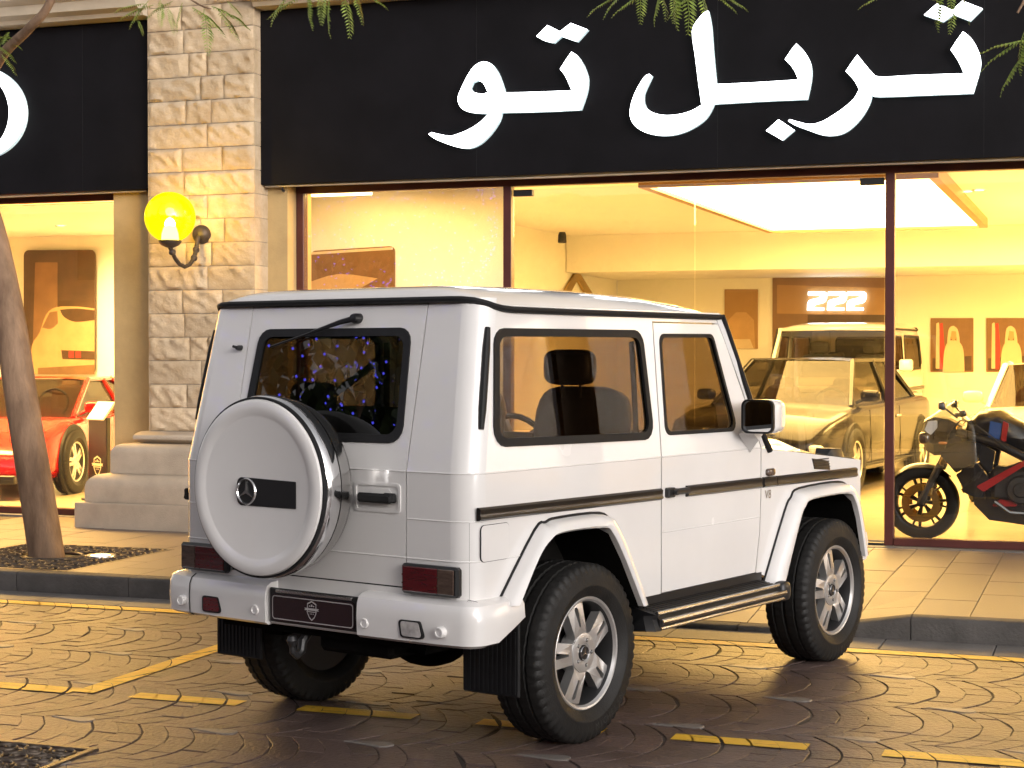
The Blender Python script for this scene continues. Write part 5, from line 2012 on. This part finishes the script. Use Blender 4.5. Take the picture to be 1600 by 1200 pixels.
# motorcycle -------------------------------------------------------------------
M['bikeblue'] = pbr('bike_blue_paint', (0.03, 0.09, 0.28), 0.25, coat=0.6)
M['bikered'] = pbr('bike_red_paint', (0.40, 0.015, 0.015), 0.3, coat=0.5)
M['bikewhite'] = pbr('bike_white_paint', (0.65, 0.63, 0.60), 0.3, coat=0.5)
M['bikeblack'] = pbr('bike_black_plastic', (0.010, 0.010, 0.012), 0.28, coat=0.3)
M['engine'] = pbr('engine_casing', (0.07, 0.065, 0.06), 0.42, metal=0.7, vary=0.3, vscale=15)
M['gold'] = pbr('gold_fork', (0.45, 0.29, 0.08), 0.25, metal=0.9)
fwp = on_z(1441, 842, FZ)
bike = empty('motorcycle', (fwp.x, fwp.y, FZ), rad(-4))
tag(bike, 'black motorcycle with red and blue panels parked against the glass', 'motorcycle')
# local: x to the rear, y away from the glass, z up; front axle at x=0
def bwheel(x, R, wdt, fat):
    w_ = MB()
    w_.lathe([(R - .085, -wdt * .5), (R - .03, -wdt * .62), (R - .006, -wdt * .42), (R, 0), (R - .006, wdt * .42), (R - .03, wdt * .62), (R - .085, wdt * .5)], (x, 0, R), 'y', 48)
    o = w_.build('tyre', 'tyre', bike, 60)
    r_ = MB().lathe([(R - .088, -wdt * .5), (R - .082, -wdt * .52), (R - .10, -wdt * .4), (R - .105, 0), (R - .10, wdt * .4), (R - .082, wdt * .52)], (x, 0, R), 'y', 48)
    for k in range(7):
        a = 2 * math.pi * k / 7
        c_, s_ = math.cos(a), math.sin(a)
        r_.tube([(x + c_ * .03, 0, R + s_ * .03), (x + math.cos(a + .12) * (R - .1), -.0, R + math.sin(a + .12) * (R - .1))], .013, 6)
        r_.tube([(x + c_ * .03, 0, R + s_ * .03), (x + math.cos(a - .16) * (R - .1), -.0, R + math.sin(a - .16) * (R - .1))], .009, 6)
    r_.lathe([(0, -.06), (.035, -.06), (.04, 0), (.035, .06), (0, .06)], (x, 0, R), 'y', 16)
    r_.build('rim', 'bikeblack', o, 50)
    for sg in ((-1, 1) if fat == 0 else (-1,)):
        d_ = MB().lathe([(.095, sg * .075), (.155, sg * .075), (.155, sg * .080), (.095, sg * .080)], (x, 0, R), 'y', 36)
        d_.build('brake_disc', 'gold' if fat == 0 else 'steel', o, 40)
bwheel(0, .30, .12, 0)
bwheel(1.43, .315, .18, 1)
fk = MB()
for sg in (-1, 1):
    fk.tube([(0, sg * .105, .30), (.16, sg * .105, .62)], .030, 10)
    fk.tube([(.15, sg * .105, .60), (.31, sg * .105, .93)], .025, 10, m=1)
    fk.box(-.02, .055, sg * .075 - .02, sg * .075 + .03 * sg, .30, .40, b=.01)
fk.build('fork', ['engine', 'gold'], bike)
fd = MB()
fd.loft([[(.315 * math.cos(a) * -1, y, .30 + .325 * math.sin(a) - .03 * (abs(y) / .07) ** 2) for y in np.linspace(-.075, .075, 7)] for a in np.linspace(.35, 2.35, 14)], False)
fd.build('front_mudguard', 'bikeblack', bike, 60)
fa = MB()
st_ = [(.00, .05, .80, .90), (.035, .11, .73, .97), (.11, .155, .69, 1.0), (.22, .175, .70, .985), (.33, .15, .76, .93)]
fa.loft([[(x, -w * .55, z0), (x, -w * .98, z0 + (z1 - z0) * .3), (x, -w, z0 + (z1 - z0) * .65), (x, -w * .6, z1), (x, w * .6, z1), (x, w, z0 + (z1 - z0) * .65), (x, w * .98, z0 + (z1 - z0) * .3), (x, w * .55, z0)] for x, w, z0, z1 in st_], True, True, True)
fa.build('front_fairing', 'bikeblack', bike, 22, fix=True)
for sg in (-1, 1):
    sp_ = MB()
    for pts, y0_, y1_ in (([(.16, .72), (.34, .82), (.50, .80), (.46, .66), (.30, .56)], .225, .20), ([(.30, .55), (.46, .65), (.56, .52), (.50, .36), (.38, .40)], .235, .205), ([(.48, .80), (.60, .74), (.57, .56), (.48, .66)], .215, .195)):
        sp_.plate(ccw(rpoly(pts, .015)), [], lambda x, z: (x, sg * (y0_ - .25 * abs(x - .4) * .4), z), lambda x, z: (x, sg * (y1_ - .06), z))
    sp_.build('side_fairing', 'bikeblack', bike, 25, fix=True)
    tr_ = MB()
    for k in range(4): tr_.plate(ccw([(.36 + .035 * k, .47 + .022 * k), (.372 + .035 * k, .455 + .022 * k), (.43 + .03 * k, .50 + .03 * k), (.42 + .03 * k, .515 + .03 * k)]), [], lambda x, z: (x, sg * .236, z), lambda x, z: (x, sg * .225, z))
    tr_.build('vent_slats', 'engine', bike, 0)
    MB().pillow((.20, sg * .235, .80), (.035, .02, .012), .7).build('indicator', 'amber', bike, 60)
rdm = MB().box(.34, .40, -.17, .17, .40, .72, b=.01)
for k in range(10): rdm.box(.332, .342, -.16, .16, .42 + .03 * k, .43 + .03 * k)
rdm.build('radiator', 'engine', bike)
cbm = MB()
for sg, o_ in ((-1, 0), (-1, .03), (1, 0)):
    cbm.tube([(.34, sg * (.20 + o_), .99), (.26, sg * (.22 + o_), .90), (.20, sg * .16, .74), (.12, sg * .12, .58), (.04, sg * .11, .40)], .005, 6)
cbm.tube([(.45, -.23, .95), (.6, -.235, .84), (.75, -.22, .72), (.9, -.21, .66)], .006, 6)
cbm.build('cables', 'plastic', bike, 60)
for sg in (-1, 1):
    MB().box(.02, .10, sg * .085, sg * .125, .36, .46, b=.012).build('brake_caliper', 'gold', bike)
MB().tube([(.60, -.19, .34), (.72, -.215, .26), (.95, -.20, .25)], .018, 8).build('exhaust_header', 'steel', bike)
MB().pillow((.035, -.10, .83), (.05, .06, .05), .7).build('headlight', 'smokelens', bike, 60)
MB().pillow((.035, .10, .83), (.05, .06, .05), .7).build('headlight', 'clearlens', bike, 60)
sc_ = MB().grid(lambda u, v: (.02 + .24 * u, (-.15 + .30 * v) * (1 - .25 * u), .98 + .16 * u - .12 * (2 * v - 1) ** 2), 5, 7)
sc_.build('screen', 'clearglass', bike, 60)
fp = MB().plate(ccw(rpoly([(.05, .90), (.10, .86), (.15, .92), (.15, .98), (.08, .97)], .012)), [], lambda x, z: (x, -.215 - .0 * x, z), lambda x, z: (x, -.19, z))
fp.build('pale_side_panel', 'bikewhite', bike, 40)
bp_ = MB().loft([[(x, -w, z0), (x, -w, z1), (x, w, z1), (x, w, z0)] for x, w, z0, z1 in ((.42, .06, .30, .44), (.55, .15, .19, .42), (.85, .17, .16, .38), (1.05, .13, .18, .34))], True, True, True)
bp_.build('belly_pan', 'bikeblack', bike, 40, fix=True)
wr_ = MB().plate(ccw(rpoly([(.46, .46), (.80, .66), (.86, .70), (.84, .64), (.52, .42)], .01)), [], lambda x, z: (x, -.252, z), lambda x, z: (x, -.235, z))
wr_.build('red_frame_cover', 'bikered', bike, 40)
w2_ = MB().plate(ccw(rpoly([(.56, .30), (.64, .36), (.74, .35), (.78, .31)], .01)), [], lambda x, z: (x, -.190, z), lambda x, z: (x, -.16, z))
w2_.build('red_belly_flash', 'bikered', bike, 40)
en = MB()
en.box(.56, .98, -.20, .20, .34, .62, b=.04)
en.lathe([(0, -.245), (.05, -.245), (.06, -.232), (.10, -.23), (.115, -.20), (.115, -.15)], (.80, 0, .44), 'y', 28)
en.lathe([(0, -.235), (.06, -.235), (.075, -.20)], (.95, 0, .50), 'y', 24)
for k in range(4): en.tube([(.56, -.12 + .08 * k, .56), (.48, -.12 + .08 * k, .44), (.56, -.10 + .06 * k, .26), (.8, -.05, .20)], .02, 8)
en.tube([(.66, -.215, .60), (.80, -.222, .66), (.98, -.215, .58)], .008, 6)
en.build('engine', 'engine', bike, 40)
frm = MB().tube([(.30, -.13, .88), (.62, -.19, .80), (.98, -.19, .62), (1.05, -.15, .42)], .038, 8)
frm.tube([(.30, .13, .88), (.62, .19, .80), (.98, .19, .62), (1.05, .15, .42)], .038, 8)
frm.tube([(1.02, -.14, .44), (1.43, -.12, .315)], .035, 8); frm.tube([(1.02, .14, .44), (1.43, .12, .315)], .035, 8)
frm.build('frame', 'bikeblack', bike, 60)
tk = MB().loft([[(x, -w * .7, z0), (x, -w, z0 + .08), (x, -w * .9, z1 - .05), (x, -w * .4, z1), (x, w * .4, z1), (x, w * .9, z1 - .05), (x, w, z0 + .08), (x, w * .7, z0)] for x, w, z0, z1 in ((.36, .09, .84, .97), (.46, .16, .80, 1.05), (.62, .18, .78, 1.06), (.80, .15, .76, .97), (.90, .10, .76, .86))], True, True, True)
tk.build('tank', 'bikeblack', bike, 40, fix=True)
for nm, mt, xa, xb in (('tank_stripe', 'bikered', .66, .70), ('tank_panel', 'bikeblue', .56, .65)):
    MB().plate(ccw([(xa - .02, .82), (xb - .02, .82), (xb + .0, .96), (xa, .98)]), [], lambda x, z: (x, -.186, z), lambda x, z: (x, -.15, z)).build(nm, mt, bike, 40)
se = MB().loft([[(x, -w, z0), (x, -w, z1 - .02), (x, 0, z1), (x, w, z1 - .02), (x, w, z0)] for x, w, z0, z1 in ((.88, .11, .76, .82), (1.05, .15, .75, .82), (1.25, .14, .80, .88), (1.5, .09, .88, .98), (1.66, .04, .93, .99))], True, True, True)
se.build('seat', 'leather', bike, 40, fix=True)
MB().plate(ccw(rpoly([(1.05, .72), (1.55, .90), (1.64, .97), (1.20, .82)], .01)), [], lambda x, z: (x, -.16, z), lambda x, z: (x, -.13, z)).build('tail_panel', 'bikered', bike, 40)
hb = MB()
for sg in (-1, 1):
    hb.tube([(.34, sg * .10, .98), (.36, sg * .22, 1.00), (.42, sg * .36, .98)], .014, 8)
    hb.tube([(.385, sg * .25, 1.0), (.44, sg * .38, .975)], .020, 8)
    hb.tube([(.34, sg * .24, 1.00), (.36, sg * .36, .985)], .007, 6)
hb.pillow((.33, -.06, 1.03), (.03, .035, .03), .7); hb.pillow((.30, .05, 1.02), (.05, .07, .02), .6)
hb.build('handlebar', 'bikeblack', bike, 60)
for sg in (-1, 1):
    mi = MB().tube([(.30, sg * .16, 1.0), (.22, sg * .27, 1.08)], .009, 6)
    mi.pillow((.21, sg * .31, 1.10), (.03, .075, .035), .6)
    mi.build('mirror', 'bikeblack', bike, 60)
ex = MB().tube([(.85, -.12, .20), (1.1, -.17, .26), (1.2, -.20, .33), (1.55, -.21, .44)], [.025, .03, .055, .055], 12)
ex.build('exhaust', 'steel', bike, 60)
MB().tube([(.86, -.18, .22), (.92, -.30, .02)], .012, 8).build('side_stand', 'engine', bike)

# info stand -------------------------------------------------------------------
sb = on_z(150, 783, FZ)
stn = empty('info_stand', (sb.x, sb.y, FZ), rad(-24))
MB().box(-.20, .20, -.05, .16, 0, .025, b=.006).build('base_plate', 'darksteel', stn)
MB().box(-.17, .17, .02, .07, .025, .86, b=.006).build('panel', pbr('black_acrylic', (.010, .009, .009), .35, coat=.1), stn)
sc2 = MB().loft([[(-.15, -.015, .84), (.15, -.015, .84), (.19, .10, 1.02), (-.11, .10, 1.02)], [(-.15, .0, .83), (.15, .0, .83), (.19, .115, 1.01), (-.11, .115, 1.01)]], True, True, True)
sc2.build('sloping_head', 'bikewhite', stn, 20, fix=True)
MB().add([(-.125, -.0125, .858), (.130, -.0125, .858), (.163, .086, 1.006), (-.09, .086, 1.006)], [(0, 1, 2, 3)]).build('screen', emis('lit_stand_screen', (1, .95, .8), 1.1), stn, 0)
eb = emblem(MB(), 0, .36, .105, 0)
eb.v = [(y, .0175 + x, z) for x, y, z in eb.v]
eb.build('emblem', pbr('cream_print', (.65, .58, .42), .5), stn, 0)
tag(stn, 'black info stand with a cream shield emblem and lit sloping screen', 'stand')

# plant ------------------------------------------------------------------------
pp = on_y(178, 700, 17.2)
pt = empty('potted_palm', (pp.x - .25, 17.2, FZ))
MB().lathe([(.14, 0), (.17, .02), (.21, .42), (.22, .44), (.20, .44), (.19, .40), (0, .40)], (0, 0, 0), 'z', 24).build('pot', 'bikewhite', pt, 40)
R = random.Random(4)
for k in range(16):
    mb = MB()
    a = k * 2.4
    el = R.uniform(.5, 1.15)
    L_ = R.uniform(.8, 1.15)
    pts = [Vector((math.cos(a) * L_ * t * math.cos(el), math.sin(a) * L_ * t * math.cos(el), .42 + L_ * t * math.sin(el) * (1.25 - .55 * t))) for t in np.linspace(0, 1, 9)]
    mb.tube(pts, [.008 * (1 - .8 * i / 8) for i in range(9)], 4)
    for i in range(2, 9):
        for sg in (1, -1):
            d = Vector((-math.sin(a) * sg, math.cos(a) * sg, -.35)) + (pts[i] - pts[i - 1]).normalized() * .9
            d.normalize()
            n = d.cross(Vector((0, 0, 1))).normalized()
            l2 = .26 * math.sin(math.pi * (i / 9.5))
            mb.add([pts[i], pts[i] + d * l2 * .4 + n * .012, pts[i] + d * l2, pts[i] + d * l2 * .4 - n * .012], [(0, 1, 2, 3)])
    mb.build('leaf', 'leaf', pt, 0)
tag(pt, 'leafy palm in a pale pot beside the red sports car', 'plant')

# posters and panels -----------------------------------------------------------
M['poster_dark'] = pbr('poster_dark_brown', (.07, .034, .014), .35, vary=.35, vscale=3)
M['poster_mid'] = pbr('poster_brown', (.20, .10, .04), .4, vary=.2, vscale=3)
M['poster_tan'] = pbr('poster_tan', (.50, .30, .13), .4, vary=.12, vscale=4)
M['poster_pale'] = pbr('poster_pale', (.66, .52, .34), .4, vary=.08, vscale=4)
M['poster_red'] = pbr('poster_red', (.5, .03, .02), .4)


def pix_poly(P, Y): return [(lambda w: (w.x, w.z))(on_y(x, y, Y)) for x, y in P]


def poster(name, label, P, Y, r, base, layers, group=None):
    out = ccw(rpoly(pix_poly(P, Y), r))
    c_ = np.mean(np.array(out), axis=0)
    root = empty(name, (c_[0], Y, c_[1]))
    o = MB().plate(out, [], lambda x, z: (x - c_[0], 0, z - c_[1]), lambda x, z: (x - c_[0], .025, z - c_[1])).build('board', base, root, 20)
    for k, (mt, pts, rr) in enumerate(layers):
        q = ccw(rpoly(pix_poly(pts, Y), rr) if rr else smooth_poly(pix_poly(pts, Y)))
        MB().plate(q, [], lambda x, z: (x - c_[0], -.0015 * (k + 1), z - c_[1])).build('print', mt, root, 0)
    tag(root, label, 'poster', group)
    return root


poster('car_poster', 'rounded dark poster showing the tail of an old sports car', [(37, 391), (148, 390), (148, 585), (37, 585)], 20.9, .08, 'poster_dark', [
    ('poster_mid', [(55, 410), (90, 410), (90, 585), (50, 585)], 0.0001),
    ('poster_tan', [(48, 578), (50, 540), (62, 520), (72, 492), (88, 480), (120, 479), (148, 482), (148, 585), (55, 585)], 0),
    ('poster_dark', [(94, 484), (120, 482), (148, 485), (148, 500), (118, 503), (100, 495)], 0),
    ('poster_mid', [(66, 512), (78, 488), (90, 486), (91, 505), (80, 514)], 0),
    ('poster_dark', [(96, 547), (148, 549), (148, 562), (98, 561)], 0.0001),
    ('poster_red', [(108, 549), (116, 549), (116, 559), (108, 559)], 0.004), ('poster_red', [(119, 549), (127, 549), (127, 559), (119, 559)], 0.004),
    ('poster_mid', [(60, 575), (148, 570), (148, 585), (60, 585)], 0.0001)])
poster('car_poster', 'rounded brown poster seen above the off-roader roof beside the pilaster', [(486, 392), (616, 384), (616, 520), (486, 520)], 14.97, .05, 'poster_mid', [
    ('poster_tan', [(486, 440), (530, 428), (590, 435), (560, 452), (520, 470), (486, 480)], 0),
    ('poster_pale', [(487, 394), (614, 386), (614, 390), (487, 398)], 0.0001)])
BW = 25.98
poster('brown_backdrop', 'brown wall panel carrying the lit number 222', [(1207, 434), (1394, 434), (1394, 640), (1207, 640)], BW, .01, 'brown', [
    ('brown2', [(1214, 445), (1388, 450), (1388, 492), (1214, 490)], 0.0001),
    ('poster_dark', [(1262, 492), (1388, 492), (1388, 560), (1262, 560)], 0.0001)])
num = empty('number_sign', tuple(on_y(1307, 470, BW - .05)))
two = [(260, 180), (540, 178), (580, 195), (592, 230), (588, 300), (565, 355), (525, 382), (400, 408), (370, 425), (365, 462), (540, 465), (542, 512), (240, 515), (246, 400), (262, 350), (300, 322), (440, 290), (470, 272), (482, 245), (258, 247)]
for dx in (0, 357, 705):
    P = pix_poly([(1240 + (x + dx) / 11.43, 440 + y / 11.43) for x, y in two], BW - .06)
    o = MB().plate(ccw(P), [], lambda x, z: (x, BW - .06, z), lambda x, z: (x, BW - .03, z)).build('digit', emis('lit_digit', (.9, .97, 1), 2.2), num, 0)
    o.location = -num.location
tag(num, 'glowing white number 222 on the brown wall panel', 'sign')
for (xa, xb, lab, robe) in ((1454, 1521, 'framed portrait of a robed figure on the far wall, left of the pair', 1488), (1541, 1606, 'framed portrait of robed figures on the far wall, right of the pair', 1578)):
    poster('portrait', lab, [(xa, 497), (xb, 497), (xb, 581), (xa, 581)], BW, .004, 'poster_mid', [
        ('poster_dark', [(xa + 3, 560), (xb - 3, 556), (xb - 3, 579), (xa + 3, 579)], 0.0001),
        ('poster_pale', [(xa + 9, 506), (xa + 13, 503), (xa + 16, 540), (xa + 14, 576), (xa + 8, 576)], 0.01),
        ('poster_red', [(xa + 14, 506), (xa + 19, 504), (xa + 22, 545), (xa + 20, 577), (xa + 14, 577)], 0.01),
        ('poster_pale', [(robe - 3, 532), (robe + 6, 532), (robe + 14, 538), (robe + 18, 552), (robe + 19, 581), (robe - 15, 581), (robe - 13, 552), (robe - 9, 538)], 0),
        ('poster_tan', [(robe + 1, 514), (robe + 6, 518), (robe + 6, 528), (robe + 2, 533), (robe - 2, 528), (robe - 2, 518)], 0),
        ('poster_pale', [(robe + 2, 509), (robe + 8, 514), (robe + 11, 526), (robe + 12, 540), (robe + 7, 536), (robe + 6, 518), (robe - 1, 517), (robe - 3, 530), (robe - 4, 540), (robe - 8, 536), (robe - 6, 516), (robe - 2, 510)], 0)], 'portraits on the far wall')
poster('car_poster', 'pale brown poster on the far wall beyond the dark sedan', [(1132, 452), (1184, 452), (1184, 545), (1132, 545)], BW, .004, 'brown2', [
    ('poster_tan', [(1136, 545), (1138, 500), (1150, 488), (1166, 488), (1178, 500), (1180, 545)], 0), ('poster_pale', [(1140, 545), (1146, 530), (1172, 530), (1178, 545)], 0)])
# recessed downlights in the showroom ceiling and the wall-washer by the side wall
dl = []
for (x, y, lab) in ((1512, 299, 'small downlight nearest the portraits'), (1530, 297, 'small downlight beside the cream car')):
    q = on_z(x, y, 3.355)
    r_ = empty('downlight', (q.x, q.y, 3.355))
    MB().lathe([(.05, -.004), (.075, -.008), (.08, 0)], (0, 0, 0), 'z', 20).build('ring', 'steel', r_, 40)
    MB().lathe([(0, -.003), (.05, -.003)], (0, 0, 0), 'z', 20).build('lens', 'strip', r_, 0)
    tag(r_, lab, 'light', 'downlights in the showroom ceiling')
ww = empty('wall_washer', (-7.1, 22.2, 3.35))
MB().lathe([(.0, -.02), (.04, -.02), (.055, -.06), (.06, -.16), (.05, -.17), (.04, -.02)], (0, 0, 0), 'z', 18).build('can', 'darksteel', ww, 40)
MB().lathe([(0, -.15), (.05, -.15)], (0, 0, 0), 'z', 18).build('lens', 'strip', ww, 0)
tag(ww, 'ceiling wall-washer lamp over the plain side wall', 'light')
sl = bpy.data.lights.new('wall_washer_beam', 'SPOT')
sl.energy = 260; sl.color = (1, .78, .4); sl.spot_size = rad(48); sl.spot_blend = .8; sl.shadow_soft_size = .05
so = bpy.data.objects.new('wall_washer_beam', sl)
COL.objects.link(so); so.parent = ww; so.location = (0, 0, -.18); so.rotation_euler = (0, rad(-6), 0)
for (x, lab) in ((-13.1, 'added recessed spot brightening the far side of the old sports car poster'), (-11.2, 'added recessed spot brightening the rear wall behind the red sports car'), (-9.6, 'added recessed spot brightening the wall over the potted palm')):  # invented spots, added to brighten the left showroom
    r_ = empty('downlight', (x, 19.2, 3.356))
    MB().lathe([(.05, -.004), (.075, -.008), (.08, 0)], (0, 0, 0), 'z', 20).build('ring', 'steel', r_, 40)
    MB().lathe([(0, -.003), (.05, -.003)], (0, 0, 0), 'z', 20).build('lens', 'strip', r_, 0)
    tag(r_, lab, 'light')
    sl = bpy.data.lights.new('added_fill_beam', 'SPOT')
    sl.energy = 420; sl.color = (1, .74, .30); sl.spot_size = rad(120); sl.spot_blend = 1.0; sl.shadow_soft_size = .06
    so = bpy.data.objects.new('added_fill_beam', sl)
    COL.objects.link(so); so.parent = r_; so.location = (0, 0, -.02); so.rotation_euler = (rad(28), 0, 0)
# gold chevron on the side wall
ch = []
d_ = lambda px, py: (lambda r_: CO + r_ * (-7.36 / r_.x))(ray(px, py))
orn = empty('wall_chevron', tuple(d_(903, 430)))
q = [(lambda w: (w.y, w.z))(d_(*p)) for p in ((873, 470), (902, 421), (932, 470), (921, 470), (902, 437), (884, 470))]
o = MB().plate(ccw(q), [], lambda y, z: (-7.35, y, z), lambda y, z: (-7.39, y, z)).build('chevron', 'gold', orn, 0)
o.location = -orn.location
tag(orn, 'gold chevron ornament on the plain side wall', 'ornament')

# ------------------------------------------------------------------ across the street, seen only in reflections
M['oppwall'] = pbr('far_side_wall', (.30, .25, .19), .8, vary=.15, vscale=1, coord='World')
M['fairy'] = emis('blue_fairy_light', (.09, .09, 1.0), 3.2)
opp = empty('opposite_building', (-10, -9.2, 0))
MB().box(-22, 34, -6, 0, -.3, 5.2).build('wall', 'oppwall', opp, 0)
for k in range(11):
    MB().box(-20 + 5 * k, -17 + 5 * k, .0, .06, .3, 3.0, b=.01).build('shutter', 'brown', opp)
    MB().box(-19.4 + 5 * k, -17.6 + 5 * k, .0, .06, 3.5, 4.7, b=.01).build('window', 'darkglass', opp)
tag(opp, 'plain stone coloured building across the street', 'building')


def big_tree(loc, h, seed, label, lights):
    r = empty('bushy_tree', loc)
    R = random.Random(seed)
    tk_ = MB()
    limb(tk_, [(0, 0, -.1), (.05, .02, h * .25), (.0, .06, h * .5), (.1, 0, h * .75)], .16, .05, 10)
    for k in range(7):
        a = k * 2.4
        limb(tk_, [(0, .03, h * .35), (math.cos(a) * .9, math.sin(a) * .9, h * .55), (math.cos(a) * 1.7, math.sin(a) * 1.7, h * (.62 + .04 * k))], .05, .012, 6)
    tk_.build('trunk', 'bark', r, 60)
    cr = MB()
    for k in range(2600):
        a, el, q = R.uniform(0, 6.28), R.uniform(-.6, 1.57), R.uniform(.35, 1) ** .5
        c_ = Vector((math.cos(a) * math.cos(el) * 2.1 * q, math.sin(a) * math.cos(el) * 2.1 * q, h * .66 + math.sin(el) * 1.9 * q))
        n = Vector((R.gauss(0, 1), R.gauss(0, 1), R.gauss(0, 1))).normalized()
        u = n.orthogonal().normalized() * .13
        w = n.cross(u) * .5
        cr.add([c_ - u, c_ + w, c_ + u, c_ - w], [(0, 1, 2, 3)])
    cr.build('crown', 'leafd', r, 0)
    fl_ = MB()
    for k in range(lights):
        a, el = R.uniform(0, 6.28), R.uniform(-.7, 1.2)
        c_ = Vector((math.cos(a) * math.cos(el) * 2.3, math.sin(a) * math.cos(el) * 2.3, h * .66 + math.sin(el) * 2.1))
        fl_.pillow(tuple(c_), (.016, .016, .016), 1, 4, 2)
    if lights:
        o = fl_.build('fairy_lights', 'fairy', r, 0)
        tag(o, kind='stuff')
    tag(r, label, 'tree', 'bushy trees across the street')


big_tree((-11.8, 1.5, -.3), 6.3, 1, 'bushy tree wound with blue fairy lights down the street', 1300)
big_tree((-14.6, -1.2, -.3), 6.6, 2, 'bushy tree with blue fairy lights near the opposite wall', 1100)
big_tree((-10.5, -6.0, -.3), 5.0, 3, 'unlit bushy tree by the opposite wall', 0)
big_tree((-18.5, 5.0, -.3), 5.2, 4, 'unlit bushy tree furthest down the street', 0)
